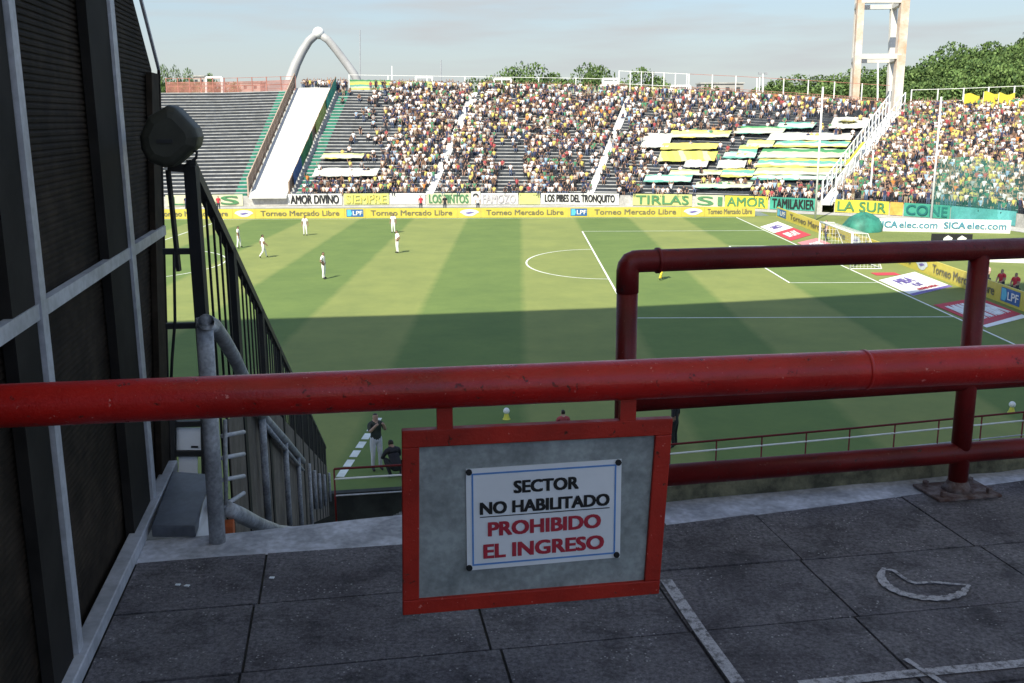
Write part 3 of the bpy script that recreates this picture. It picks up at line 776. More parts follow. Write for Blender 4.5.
# banners hung on the front wall
def wall_pt(s, z, out): b = base(s)+inward(s)[:2]*out; return np.array([b[0], b[1], z])
def s_at(px):            # s whose base projects to a picture column
    s = px
    for _ in range(12): s += (px-proj(wall_pt(s, .6, 0))[0][0])*.9
    return s
def wall_banner(x0, x1, z0, z1, m, text, ink, lab, bold=.03, th=.78, cat='banner', out=.08):
    s0, s1 = s_at(x0), s_at(x1); mb = MB(); n = max(4, int((x1-x0)/6)); sv = np.linspace(s0, s1, n)
    wob = [.02*math.sin(i*1.7) for i in range(n)]
    mb.grid([[wall_pt(s, z0, out+w) for s, w in zip(sv, wob)], [wall_pt(s, z1, out+w) for s, w in zip(sv, wob)]])
    mb.grid([[wall_pt(s, z0, out-.03+w) for s, w in zip(sv, wob)], [wall_pt(s, z1, out-.03+w) for s, w in zip(sv, wob)]])
    o = mb.build('wall_banner', m); tag(o, lab, cat, 'banners hung along the front wall of the stands')
    if text:
        t = MB(); h = z1-z0
        text_on(t, text, lambda x, y: wall_pt(s0+(s1-s0)*x, z0+h*y, out+.08), .05, .95, .5-th/2, .5+th/2, bold)
        t.build('lettering', ink, parent=o)
    return o
BZ0, BZ1 = .08, 1.40
WB = [
 (166,243,'cl_pale','UNIDAS LAS CULAS' if 0 else 'LAS','inkgreen','pale yellow wall banner below the empty seats reading LAS',-1),
 (288,342,'whitecloth','AMOR DIVINO','ink','white wall banner reading AMOR DIVINO beside the white stairway',0),
 (344,389,'cl_lime','SIEMPRE','goldgreen','pale yellow wall banner right of the AMOR DIVINO banner',0),
 (390,425,'whitecloth','','ink','plain white wall banner left of the LOS PINTOS banner',0),
 (427,471,'cl_pale','LOS PINTOS','inkgreen','cream wall banner reading LOS PINTOS in green',0),
 (481,518,'whitecloth','FAMOZO','boardink2','white wall banner with faint grey lettering right of LOS PINTOS',0),
 (519,540,'cl_lime','','ink','short yellow wall banner left of the LOS PIBES banner',0),
 (541,619,'whitecloth','LOS PIBES DEL TRONQUITO','ink','long white wall banner reading LOS PIBES DEL TRONQUITO',0),
 (633,692,'cl_lime','TIRLAS','inkgreen','pale green wall banner reading TIRLAS below the flag cluster',0),
 (696,724,'cl_pale','SI','inkgreen','wall banner reading SI left of the AMOR banner',0),
 (725,768,'cl_yel','AMOR','inkgreen','yellow wall banner reading AMOR below the flag cluster',0),
 (770,817,'teal','TAMILAKIER','ink','teal wall banner with black lettering at the end of the far stand',0),
 (835,889,'cl_yel','LA SUR','inkgreen','bright yellow wall banner reading LA SUR under the end stand',0),
 (890,903,'cl_org','','ink','short orange and yellow wall banner right of LA SUR',0),
 (904,950,'teal','CONE','inkgreen2','teal wall banner reading CONE behind the net',0),
 (951,1016,'teal2','','ink','plain blue green wall banner at the far right behind the net',0),
]
M['cl_pale'] = mat('cream cloth', (.54,.55,.38), .85, .08, .8); M['cl_lime'] = mat('lime cloth', (.48,.51,.20), .85, .1, .8)
M['cl_yel'] = mat('bright yellow cloth', (.62,.54,.06), .85, .06, .8); M['cl_org'] = mat('orange cloth', (.62,.36,.08), .85, .2, .9)
M['boardink2'] = mat('faint grey ink', (.42,.40,.42), .8, .1, 3); M['inkgreen2'] = mat('dark teal ink', (.01,.12,.12), .8, .1, 3)
M['teal2'] = mat('blue green cloth', (.10,.36,.36), .85, .25, .5)
for x0, x1, m, tx, ink, lab, _ in WB: wall_banner(x0, x1, BZ0, BZ1, M[m], tx, M[ink], lab)
# painted round face on the wall between two banners: a plain dark-haired round portrait
o = wall_banner(471.5,480.5,.08,1.6,M['whitecloth'],'',M['ink'],'small white wall banner with a dark round head shape')
t = MB(); sc0 = s_at(476)
t.add([wall_pt(sc0+3.0*math.cos(a), 1.02+.36*math.sin(a), .18) for a in np.linspace(0, math.pi, 14)]+[wall_pt(sc0+1.9*math.cos(a), 1.02+.2*math.sin(a), .18) for a in np.linspace(math.pi, 0, 14)], [tuple(range(28))])
t.build('portrait', M['ink'], parent=o)

# long cloths along the concourse edge
def rail_cloth(s0, s1, m, lab, z0=.2, z1=1.3):
    mb = MB(); sv = np.linspace(s0, s1, 14)
    mb.grid([[Sstep(s, NR, 2.0, z0) for s in sv], [Sstep(s, NR, 2.0, z1+.06*math.sin(s)) for s in sv]])
    mb.grid([[Sstep(s, NR, 2.05, z0) for s in sv], [Sstep(s, NR, 2.05, z1+.06*math.sin(s)) for s in sv]])
    tag(mb.build('rail_cloth', m), lab, 'banner', 'long cloths along the top of the far stand')
rail_cloth(302, 344, M['cl_gyw'], 'green and yellow cloth along the stand top right of the arch', .2, 1.6)
rail_cloth(348, 388, M['cl_lime'], 'lime green cloth along the stand top above the left crowd', .2, 1.5)
rail_cloth(505, 570, M['cl_gw'], 'green and white cloth along the stand top at centre', .2, 1.2)
rail_cloth(596, 626, M['cl_lime'], 'pale yellow cloth along the stand top right of the second stairway', .1, 1.4)
rail_cloth(628, 645, M['whitecloth'], 'white cloth along the stand top beside the red fence', .1, 1.3)
# flags on the fence of the white stairway and green flag over the joint stair
for (t0, t1, m, lab) in ((.05,.2,'inkblue2','blue flag tied low on the fence beside the white stairway'),(.2,.42,'inkgreen3','dark green flag tied on the fence beside the white stairway'),
                         (.5,.72,'cl_lime2','olive yellow flag tied midway up the fence beside the white stairway'),(.74,.98,'teal','teal flag tied high on the fence beside the white stairway')):
    M.setdefault('inkblue2', mat('blue flag cloth', (.05,.10,.24), .85, .2, 1)); M.setdefault('inkgreen3', mat('green flag cloth', (.03,.15,.06), .85, .3, 1)); M.setdefault('cl_lime2', mat('olive flag cloth', (.30,.34,.10), .85, .25, 1))
    mb = MB(); tv = np.linspace(t0, t1, 10)
    mb.grid([[S(292.2, t, .45) for t in tv], [S(291.6+.3*math.sin(t*60), t, 2.0) for t in tv]]); mb.grid([[S(292.0, t, .45) for t in tv], [S(291.4+.3*math.sin(t*60), t, 2.0) for t in tv]])
    tag(mb.build('fence_flag', M[m]), lab, 'flag')
mb = MB(); tv = np.linspace(.25, .5, 8); mb.grid([[S(824, t, 1.2) for t in tv], [S(829, t, 1.4+.2*math.sin(t*50)) for t in tv]]); mb.grid([[S(824, t, 1.17) for t in tv], [S(829, t, 1.37+.2*math.sin(t*50)) for t in tv]])
tag(mb.build('draped_flag', M['cl_yel']), 'yellow flag draped down the joint stairway above the LA SUR banner', 'flag')
mb = MB(); rows = [[S(826+k*.9, t, 1.5-.25*abs(k-4)+.1*math.sin(t*40)) for t in np.linspace(.06, .30, 8)] for k in range(9)]
mb.grid(rows); mb.grid([[p-Z3*.04 for p in r] for r in rows]); tag(mb.build('draped_flag', M['whitecloth'], smooth=True), 'white flag draped over the bottom of the joint stairway', 'flag')
# waved flags at the top of the end stand
for i, (px, py, lab) in enumerate(((964,101,'yellow flag waved at the left of the end stand top'),(983,100,'yellow flag waved left of the middle of the end stand top'),(998,101,'small yellow flag waved at the middle of the end stand top'),(1009,108,'yellow flag waved lower than the others near the right edge'),(1018,107,'yellow flag waved furthest right at the picture edge'))):
    s, t = inv(px, 112); b0 = S(s, min(t, .97), .0); r = thing('waved_flag', b0, lab, 'flag', 'yellow flags waved in the end stand')
    d = np.linalg.norm(b0-CAM); h = (112-py)*d/FPX+.9
    p = MB(); p.tube([b0, b0+Z3*h], .03, 6); p.build('flag_pole', M['white'], r)
    c = MB(); g = [[b0+CR*(.05+u*1.9)*np.array([1,1,0])+Z3*(h-.1-v*1.2+.18*math.sin(u*5+i)) for u in np.linspace(0,1,7)] for v in (0,.5,1)]
    c.grid(g); c.grid([[q+np.array([0,.03,0]) for q in rr] for rr in g]); c.build('cloth', M['cl_yel'], r, smooth=True)
# ------------------------------------------------------------------ advertising boards
def emblem_hand(mb, fn, cx, cy, w, h):      # pale shield-like oval emblem
    mb.add([fn(cx+w*math.cos(a)*(1 if math.sin(a) > -.2 else .75), cy+h*math.sin(a)) for a in np.linspace(0, 2*math.pi, 22, endpoint=False)], [tuple(range(22))])
def board(p, q, kind, lab, group, x=(.0,.0), h=1.0):
    """p, q: left and right foot of the face as seen from the camera; kind text / hand / league"""
    p, q = np.asarray(p, float), np.asarray(q, float); d = q-p; n = np.array([d[1], -d[0], 0]); n /= np.linalg.norm(n)
    if n@(CAM-p) < 0: n = -n
    r = thing('advertising_board', (p+q)/2, lab, 'advertising board', group)
    b = MB(); b.hexa([p, q, q-n*.12, p-n*.12, p+Z3*h, q+Z3*h, q-n*.12+Z3*h, p-n*.12+Z3*h]); b.build('panel', M['yellow'], r)
    fn = lambda x, y: p+d*x+Z3*h*y+n*.02
    fn2 = lambda x, y: p+d*x+Z3*h*y+n*.035
    if kind == 'text':
        t = MB(); text_on(t, 'Torneo Mercado Libre', fn, .06, .94, .26, .80, .026); t.build('lettering', M['boardink'], r)
    elif kind == 'hand':
        t = MB(); emblem_hand(t, fn, .5, .52, .42, .36); t.build('emblem', M['mlogo'], r)
        t = MB(); t.add([fn2(.3,.5), fn2(.45,.38), fn2(.72,.55), fn2(.55,.62)], [(0,1,2,3)]); t.build('handshake_mark', M['inkpurple'], r)
    else:
        t = MB(); t.add([fn(.08,.14), fn(.92,.14), fn(.92,.9), fn(.08,.9)], [(0,1,2,3)]); t.build('emblem', M['lpf'], r)
        t = MB(); t.add([fn2(.12,.2), fn2(.30,.2), fn2(.36,.5), fn2(.30,.86), fn2(.12,.86)], [tuple(range(5))]); t.build('crest_mark', M['lpfcyan'], r)
        t = MB(); text_on(t, 'LPF', fn2, .40, .88, .30, .74, .03); t.build('lettering', M['white'], r)
def runboards(P, dirv, seq, group, where):
    p = np.asarray(P, float); cnt = {}
    ordn = ['first','second','third','fourth','fifth','sixth','seventh','eighth','ninth']
    for kind, w in seq:
        q = p+dirv*w; k = cnt.get(kind, 0); cnt[kind] = k+1
        nm = {'text':'yellow board lettered Torneo Mercado Libre','hand':'short yellow board with pale handshake emblem','league':'short yellow board with blue league emblem'}[kind]
        board(p+dirv*.01, q-dirv*.01, kind, f'{nm}, {ordn[k]} {where}', group); p = q
YB = 33.4
xs = lambda px: onz(px, 217.6, 0)[0]
marks = [(160,'text'),(236,'hand'),(258,'text'),(346,'league'),(366,'text'),(458,'hand'),(481,'text'),(569,'league'),(589,'text'),(683,'hand'),(706,'text')]
XL = [onz(px, 217.6, 0)[0] for px, _ in marks]+[54.6]
seq = [(k, XL[i+1]-XL[i]) for i, (_, k) in enumerate(marks)]
runboards((XL[0], YB, 0), np.array([1.0,0,0]), seq, 'advertising boards along the far touchline', 'from the left along the far touchline')
XG = 56.7
seqg = [('league',2.0),('text',9.6),('text',9.6),('hand',2.0),('text',9.6),('league',2.2),('text',9.6),('hand',2.0),('text',9.0)]
# board run behind the goal line, placed so that the emblem boards fall where seen
def yg(px): 
    for y in np.arange(40,-60,-.02):
        if proj((XG, y, .5))[0][0] >= px: return y
gm = [(777,'league'),(787,'text'),(850,'hand0'),(862,'text'),(915,'hand'),(929,'text'),(999.5,'league'),(1022,'text')]
Y = [33.0 if px == 777 else yg(px) for px, _ in gm]+[-31.0]
cnts = {}
for i, (px, k) in enumerate(gm):
    k = 'hand' if k == 'hand0' else k; c = cnts.get(k, 0); cnts[k] = c+1
    y0, y1 = Y[i], Y[i+1]
    nm = {'text':'yellow board lettered Torneo Mercado Libre','hand':'short yellow board with pale handshake emblem','league':'short yellow board with blue league emblem'}[k]
    board((XG, y0-.01, 0), (XG, y1+.01, 0), k, f'{nm}, {["first","second","third","fourth"][c]} from the corner along the goal line', 'advertising boards behind the goal line')

# mats beside the goal
def carpet(pts, m, lab, letters, edge=None):
    P = [np.array([p[0], p[1], .012]) for p in pts]; mb = MB(); mb.prism(P, Z3, .012); o = mb.build('advertising_mat', m); tag(o, lab, 'mat', 'printed mats beside the goal')
    fn0 = bil(*P); fn = lambda x, y: fn0(x, y)+Z3*.016
    for tx, x0, x1, y0, y1, ik in letters:
        t = MB(); text_on(t, tx, fn, x0, x1, y0, y1, .03); t.build('lettering', ik, o)
    if edge is not None:
        t = MB()
        for a in ((0,.0,1,.10),):
            t.add([fn(a[0],a[1]), fn(a[2],a[1]), fn(a[2],a[3]), fn(a[0],a[3])], [(0,1,2,3)])
        t.build('border', edge, o)
# as read from the camera: corner order top-left, top-right, bottom-right, bottom-left
carpet([(52.75,-8.4),(56.3,-5.0),(56.3,-10.9),(52.75,-14.0)], M['white'], 'white mat with purple lettering lying right of the goal', [('MBA',.22,.62,.55,.85,M['inkpurple']),('PLAY',.40,.60,.32,.50,M['inkpurple']),('PARTNER OFICIAL',.30,.80,.14,.24,M['inkred'])], M['inkpurple'])
carpet([(52.75,-16.9),(56.2,-14.6),(56.2,-19.6),(52.9,-22.4)], M['matred'], 'red mat with large white lettering, nearest to the camera', [('MAMBA',.10,.92,.16,.86,M['white'])], M['inkred'])
wh = MB(); wh.add([(52.9,-22.9,.014),(52.9,-22.4,.014),(56.2,-19.6,.014),(56.2,-20.3,.014)], [(0,1,2,3)])
tag(wh.build('mat_strip', M['white']), 'narrow white strip at the near edge of the red mat', 'mat')
carpet([(52.75,23.2),(55.6,28.0),(55.6,22.4),(52.75,18.0)], M['white'], 'white mat with blue lettering lying left of the goal', [('SANCO',.25,.75,.3,.7,M['inkpurple'])])
carpet([(52.75,17.9),(55.6,22.3),(55.6,16.5),(52.75,12.3)], M['matred'], 'red and white mat lying just left of the goal', [('BPLAY',.2,.8,.3,.75,M['white'])])
carpet([(52.9,11.0),(55.4,14.2),(55.4,8.6),(52.9,5.4)], M['cl_pinkmat'] if 'cl_pinkmat' in M else M.setdefault('cl_pinkmat', mat('pink mat', (.55,.22,.24), .8, .1, 2)), 'pink and white mat closest to the far goal post', [('CLUB',.25,.75,.3,.7,M['white'])])
carpet([(53.3,-5.3),(54.9,-5.2),(54.9,-6.3),(53.3,-6.4)], M['matred'], 'small red mat lying at the near goal post', [])

# goal
g = thing('goal', (52.5,0,0), 'white goal with a loose white net at the right end of the pitch', 'goal')
for y in (-3.66, 3.66):
    b = MB(); b.tube([(52.5,y,0),(52.5,y,2.44)], .07, 10); b.build('post', M['white'], g, smooth=True)
b = MB(); b.tube([(52.5,-3.72,2.44),(52.5,3.72,2.44)], .07, 10); b.build('crossbar', M['white'], g, smooth=True)
b = MB()
for y in (-3.66, 3.66):
    b.tube([(52.5,y,2.44),(53.5,y,2.40),(54.6,y,.05)], .03, 6); b.tube([(52.5,y,.04),(54.6,y,.04)], .03, 6)
b.tube([(54.6,-3.66,.05),(54.6,3.66,.05)], .03, 6); b.build('net_frame', M['white'], g)
b = MB()
for y in np.linspace(-3.6, 3.6, 25): b.tube([(52.55,y,2.42),(53.5,y,2.36),(54.55,y,.06)], .009, 3, caps=False)
for k in range(5): x = 52.6+k*.22; b.tube([(x,-3.6,2.40),(x,3.6,2.40)], .009, 3, caps=False)
for k in range(9): f = k/9; b.tube([(53.5+1.05*f,-3.6,2.36-2.3*f),(53.5+1.05*f,3.6,2.36-2.3*f)], .009, 3, caps=False)
for y in (-3.63, 3.63):
    for k in range(8): x = 52.7+k*.24; b.tube([(x,y,.05),(x,y,2.40 if x < 53.5 else max(.1, 2.36-2.3*(x-53.5)/1.05))], .009, 3, caps=False)
    for k in range(8): z = .2+k*.28; b.tube([(52.5,y,z),(53.5+1.05*max(0,(2.36-z)/2.3),y,z)], .009, 3, caps=False)
b.build('net', M['white'], g)

# sponsor board, green cover, dark box, safety net behind the goal
p, q = onz(874,231,0), onz(1010,233.5,0); d = q-p; n = np.array([d[1], -d[0], 0]); n /= np.linalg.norm(n); n = n if n@(CAM-p) > 0 else -n
r = thing('sponsor_board', (p+q)/2, 'long white board lettered SICAelec.com behind the goal', 'advertising board')
hh = 1.15
b = MB(); b.hexa([p, q, q-n*.1, p-n*.1, p+Z3*hh, q+Z3*hh, q-n*.1+Z3*hh, p-n*.1+Z3*hh]); b.build('panel', M['white'], r)
fn = lambda x, y: p+d*x+Z3*hh*y+n*.03
for x0 in (-.0, .5):
    b = MB(); text_on(b, 'SICA', fn, x0+.015 if x0 else .02, x0+.175, .28, .80, .05); b.build('bold_lettering', M['inkteal'], r)
    b = MB(); text_on(b, 'elec.com', fn, x0+.185, x0+.47, .28, .80, .03); b.build('lettering', M['inkteal'], r)
M['tarp'] = mat('green tarpaulin', (.035,.20,.15), .6, .3, .6)
c = onz(862,231,0); mb = MB(); ring = []
for j, (f, z) in enumerate(((1,0),(.95,.5),(.72,1.1),(.40,1.45),(.12,1.65))):
    ring.append([c+np.array([1.8*f*math.cos(a)*(1+.12*math.sin(3*a+j)), 1.7*f*math.sin(a)*(1+.1*math.sin(2*a+1)), z*(1+.06*math.sin(5*a+j))]) for a in np.linspace(0, 2*math.pi, 19)])
mb.grid(ring); mb.add(ring[-1][:-1], [tuple(range(18))]); tag(mb.build('covered_equipment', M['tarp'], smooth=True), 'green tarpaulin heaped over equipment behind the goal', 'tarpaulin')
p1, q1 = onz(931,243,0), onz(972,243.5,0); d1 = q1-p1
r = thing('dark_board', (p1+q1)/2, 'low dark board with two white marks behind the goal', 'advertising board')
b = MB(); nn = np.array([d1[1],-d1[0],0]); nn /= np.linalg.norm(nn); nn = nn if nn@(CAM-p1) > 0 else -nn
b.hexa([p1, q1, q1-nn*.1, p1-nn*.1, p1+Z3*.75, q1+Z3*.75, q1-nn*.1+Z3*.75, p1-nn*.1+Z3*.75]); b.build('panel', M['black'], r)
b = MB(); f1 = lambda x, y: p1+d1*x+Z3*.75*y+nn*.03
for x0 in (.28,.62): b.add([f1(x0,.2), f1(x0+.2,.2), f1(x0+.24,.55), f1(x0+.12,.85), f1(x0+.02,.55)], [tuple(range(5))])
b.build('mark', M['white'], r)
b = MB(); c = onz(1014,262,0); b.box(c+Z3*.2, 5.0, 1.2, .4, ax=(.96,-.28,0), ay=(.28,.96,0)); tag(b.build('white_bench', M['white'], bevel=.03), 'low white bench on the grass behind the right boards', 'bench')
# poles and safety net
def pole_at(x, yb, yt, lab):
    p = onz(x, yb, 0); k = np.linalg.norm((p-CAM)[:2]); d = ray(x, yt); kk = k/np.hypot(d[0], d[1]); z = (CAM+d*kk)[2]
    r_ = .11; b = MB(); b.tube([p, np.array([p[0], p[1], z])], [r_, r_*.8], 10); o = b.build('net_pole', M['white'], smooth=True); tag(o, lab, 'pole', 'tall white poles behind the goal')
    return p, z
pA, zA = pole_at(815,220,87,'tall white pole in front of the far stand end, leftmost of three')
pB, zB = pole_at(869,212,150,'shorter white pole beside the LA SUR banner')
pC, zC = pole_at(931,219,97,'tall white pole holding the teal safety net in front of the packed stand')
netm = bpy.data.materials.new('safety net'); netm.use_nodes = True; t = netm.node_tree; bs = t.nodes['Principled BSDF']
bs.inputs['Base Color'].default_value = (.05,.34,.28,1); bs.inputs['Roughness'].default_value = .9
tr = t.nodes.new('ShaderNodeBsdfTransparent'); mxs = t.nodes.new('ShaderNodeMixShader')
tcn = t.nodes.new('ShaderNodeTexCoord'); nn_ = t.nodes.new('ShaderNodeTexNoise'); nn_.inputs['Scale'].default_value = .35; nn_.inputs['Detail'].default_value = 3
t.links.new(tcn.outputs['Object'], nn_.inputs['Vector'])
mr = t.nodes.new('ShaderNodeMapRange'); mr.inputs['From Min'].default_value = .35; mr.inputs['From Max'].default_value = .7; mr.inputs['To Min'].default_value = .12; mr.inputs['To Max'].default_value = .34
t.links.new(nn_.outputs[0], mr.inputs['Value']); t.links.new(mr.outputs[0], mxs.inputs[0])
t.links.new(tr.outputs[0], mxs.inputs[1]); t.links.new(bs.outputs[0], mxs.inputs[2])
t.links.new(mxs.outputs[0], [x for x in t.nodes if x.type == 'OUTPUT_MATERIAL'][0].inputs[0])
e1 = onz(1130,236,0)
mb = MB(); rows = []
for v in np.linspace(0, 1, 8): rows.append([pC*(1-u)+e1*u+Z3*(.3+v*5.6+.25*math.sin(u*9)*v)+np.array([0,.25*math.sin(u*13+v*4),0]) for u in np.linspace(0.01, 1, 20)])
mb.grid(rows); o = mb.build('safety_net', netm); tag(o, 'teal safety net hanging in front of the packed end stand', 'net')

# light tower
def zat(px, yt, p):
    k = math.hypot(*(p-CAM)[:2]); d = ray(px, yt); return (CAM+d*(k/math.hypot(d[0], d[1])))[2]
D = 165.0
def at_d(px, py, d):
    r_ = ray(px, py); return CAM+r_*(d/(r_@CF))
tw = thing('floodlight_tower', at_d(878,118,D)*np.array([1,1,0]), 'tall rust stained concrete floodlight tower behind the right stand', 'tower')
def leg(pxb, yb, pxt, yt, wpx, d, m, wy=None):
    a, b = at_d(pxb, yb, d), at_d(pxt, yt, d); dr = (b-a)/(b[2]-a[2])
    lo, hi = a-dr*a[2], a+dr*(46-a[2]); w = wpx*d/FPX
    mb = MB(); mb.bar(lo, hi, w, wy or w*.9, up=(0,1,0)); mb.build('leg', m, tw); return lo, dr
L1 = leg(854.5,105,860.5,2,6.6,D,M['towerr']); L2 = leg(896,108,904.5,2,8.4,D,M['towerr']); L3 = leg(890,95,894,2,6.0,D+7,M['black'] if 0 else M['towerc']); L4 = leg(852,95,857.5,2,4.5,D+7.5,M['towerc'])
for py, th in ((56.5,5),(0.5,5),(-58,5),(-118,6)):
    z = at_d(878,py,D)[2]; a, b = L1[0]+L1[1]*z, L2[0]+L2[1]*z; mb = MB(); mb.bar(a, b, 1.2, th*D/FPX); mb.build('cross_beam', M['towerc'], tw)
    c, d_ = L4[0]+L4[1]*(z-.3), L3[0]+L3[1]*(z-.3); 
    for e_, f_ in ((b-Z3*.2, d_), (a-Z3*.2, c), (c, d_)): mb = MB(); mb.bar(e_, f_, .9, .7); mb.build('cross_beam', M['towerc'], tw)

# arch with a ball
D = 162.0
ar = thing('arch', at_d(322,110,D)*np.array([1,1,0]), 'pale curved arch with a ball at its top behind the stand', 'arch')
ptsL = [(288,92),(291,78),(296,64),(302,52),(309,41),(317,34)]
ptsR = [(319,34),(328,40),(337,51),(346,63),(354,74),(360,86)]
def swept(pp, w0, w1, dd):
    P = [at_d(x, y, D+k) for (x, y), k in zip(pp, dd)]; P = [P[0]*np.array([1,1,0])+np.array([0,0,8.0])]+P if pp is ptsL else P+[P[-1]*np.array([1,1,0])+np.array([0,0,8.0])]
    mb = MB(); mb.tube(P, list(np.linspace(w0, w1, len(P))), 10); return mb
swept(ptsL, 1.0, .62, [0]*6).build('arch_leg', M['arch'], ar, smooth=True); swept(ptsR, .62, .7, [0,.3,.6,.9,1.2,1.5]).build('arch_leg', M['arch'], ar, smooth=True)
mb = MB(); c = at_d(318.5,33,D); R_ = .95
mb.grid([[c+R_*np.array([math.cos(a)*math.cos(b), math.sin(a)*math.cos(b), math.sin(b)]) for a in np.linspace(0, 2*math.pi, 19)] for b in np.linspace(-math.pi/2, math.pi/2, 11)])
mb.build('ball', M['white'], ar, smooth=True)

# white entrance frames on the concourse
for x0, x1, y0, y1, lab, solid in ((206,222,77.5,92,'white entrance frame on the stand top above the empty seats',0),(494,511,79,91,'white entrance frame on the stand top left of centre',0),(416,432,77,87,'white entrance frame on the stand top above the left crowd',0),(603,618,79,90,'white kiosk front on the stand top above the second stairway',1),(671,690,86,98,'low white shed on the stand top near the red fence',1)):
    d = 152.0; r = thing('entrance_frame' if not solid else 'kiosk', at_d((x0+x1)/2, y1, d), lab, 'entrance' if not solid else 'kiosk')
    a, b, c, e = at_d(x0,y1,d), at_d(x1,y1,d), at_d(x1,y0,d), at_d(x0,y0,d); m = MB()
    a[2] -= 1.0; b[2] -= 1.0
    m.bar(a, e, .3); m.bar(b, c, .3); m.bar(e+(e-a)*.0, c, .34); m.build('frame', M['white'], r)
    if solid:
        m = MB(); m.prism([a, b, c, e], np.array([0,1.0,0]), 1.5); m.build('wall', M['whitecloth'], r)
# thin lamp masts
for px, yt, yb, d, lab, hd in ((763,74,108,165,'slim twin lamp mast at the top of the far stand',1),(441,60,92,158,'thin dark antenna above the left crowd',0),(360,30,80,170,'very thin mast beside the arch',0),(392,66,86,165,'short pale pole on the stand top right of the arch',0),(878,62,112,150,'slim white pole between the legs of the floodlight tower',0),(757,78,108,164,'slim pole left of the twin lamp mast',0)):
    a, b = at_d(px, yb, d), at_d(px, yt, d); a[2] = b[2]-(yb-yt)*d/FPX-1; r = thing('mast', a, lab, 'mast')
    m = MB(); m.tube([a, b], .13 if hd or px == 878 else .08, 8); m.build('pole', M['white'] if px in (763,878,392,757) else M['greymetal'], r)
    if hd:
        m = MB(); m.box(b+Z3*.1-CR*.5, .5, .4, .35); m.box(b+Z3*.1+CR*.5, .5, .4, .35); m.build('lamp_head', M['greymetal'], r)

# ------------------------------------------------------------------ trees and far buildings
def crown_mesh(seed, n=4200, flat=.75):
    R = np.random.default_rng(seed); v = []; f = []; mi = []
    lobes = [(R.normal(0, .45, 3)*np.array([1, 1, .7])+np.array([0, 0, .25]), R.uniform(.32, .6)) for _ in range(11)]
    for k in range(n):
        c, rr = lobes[R.integers(len(lobes))]
        d = R.normal(size=3); d /= np.linalg.norm(d); p = c+d*rr*R.uniform(.55, 1.05)**.6
        p[2] = p[2]*flat; sz = R.uniform(.018, .046); ax = R.normal(size=3); ax /= np.linalg.norm(ax); bx = np.cross(ax, R.normal(size=3)); bx /= np.linalg.norm(bx)
        o = len(v); nn = 5
        for q in range(nn):
            a = 2*math.pi*q/nn; v.append(p+(ax*math.cos(a)*sz+bx*math.sin(a)*sz*R.uniform(.6, 1.2)))
        f.append(tuple(range(o, o+nn))); mi.append(int(R.choice(3, p=[.5, .27, .23])))
    me = bpy.data.meshes.new('crown'); me.from_pydata([tuple(x) for x in v], [], f)
    for m in ('leaf1','leaf2','leaf3'): me.materials.append(M[m])
    me.polygons.foreach_set('material_index', mi); me.update(); return me
CROWNS = [crown_mesh(i) for i in range(6)]
tr_mb = MB(); tr_mb.tube([(0,0,0),(.02,.01,.3),(.0,.02,.62)], [.035,.026,.012], 8)
for a in (0, 2.2, 4.3): tr_mb.tube([(.01,.01,.36),(.10*math.cos(a),.10*math.sin(a),.5),(.22*math.cos(a),.22*math.sin(a),.68)], [.016,.011,.005], 6)
TRUNK = bpy.data.meshes.new('trunk'); TRUNK.from_pydata(tr_mb.v, [], tr_mb.f); TRUNK.materials.append(M['bark']); TRUNK.update()
def tree(at, h, w, label, group, k):
    r = thing('tree', at, label, 'tree', group); r.rotation_euler = (0, 0, random.random()*6)
    t = bpy.data.objects.new('trunk', TRUNK); COL.objects.link(t); t.parent = r; t.scale = (h, h, h)
    c = bpy.data.objects.new('crown', CROWNS[k % 6]); COL.objects.link(c); c.parent = r; c.location = (0, 0, h*.60); c.scale = (w*.5, w*.5, h*.46)
hillpts = MB(); hx = np.linspace(0, 1, 16)
def skyline(px): return np.interp(px, [760,800,840,880,920,960,1000,1030,1070], [84,78,74,66,58,48,36,31,28])
rows = []
for dd, fr in ((205,.0),(240,.30),(275,.50),(330,.55)):
    rows.append([np.array([*at_d(px, 118, dd)[:2], max(-1.0, (118-skyline(px))*275/FPX*fr-1)]) for px in np.linspace(740, 1120, 20)])
rows.insert(0, [np.array([p[0], p[1]-1, -1.0]) for p in rows[0]])
hillpts.grid(rows); struct(hillpts, 'hill', M['earth'], origin=(0,0,0))
ti = 0
for dd, fr, stp in ((215,.10,19),(243,.30,17),(275,.50,15)):
    px = 752+random.random()*10
    while px < 1085:
        top_px = skyline(px)+{215:22,243:10,275:0}[dd]+random.uniform(-4, 6)
        if top_px < 108:
            z0 = max(-1.0, (118-skyline(px))*275/FPX*fr-1); ztop = at_d(px, top_px, dd)[2]; h = ztop-z0; p = at_d(px, 118, dd)
            if h > 3:
                rowname = {215:'in the front row of the wooded hill',243:'in the middle row of the wooded hill',275:'on the skyline of the wooded hill'}[dd]
                tree((p[0], p[1], z0), h*1.0, min(max(h*1.0, 9), 14)*random.uniform(.95, 1.25), f'bushy dark green tree {rowname} behind the right stand', 'trees '+rowname, ti); ti += 1
        px += stp*random.uniform(.75, 1.2)*(1 if px > 840 else .8)
midn = 0
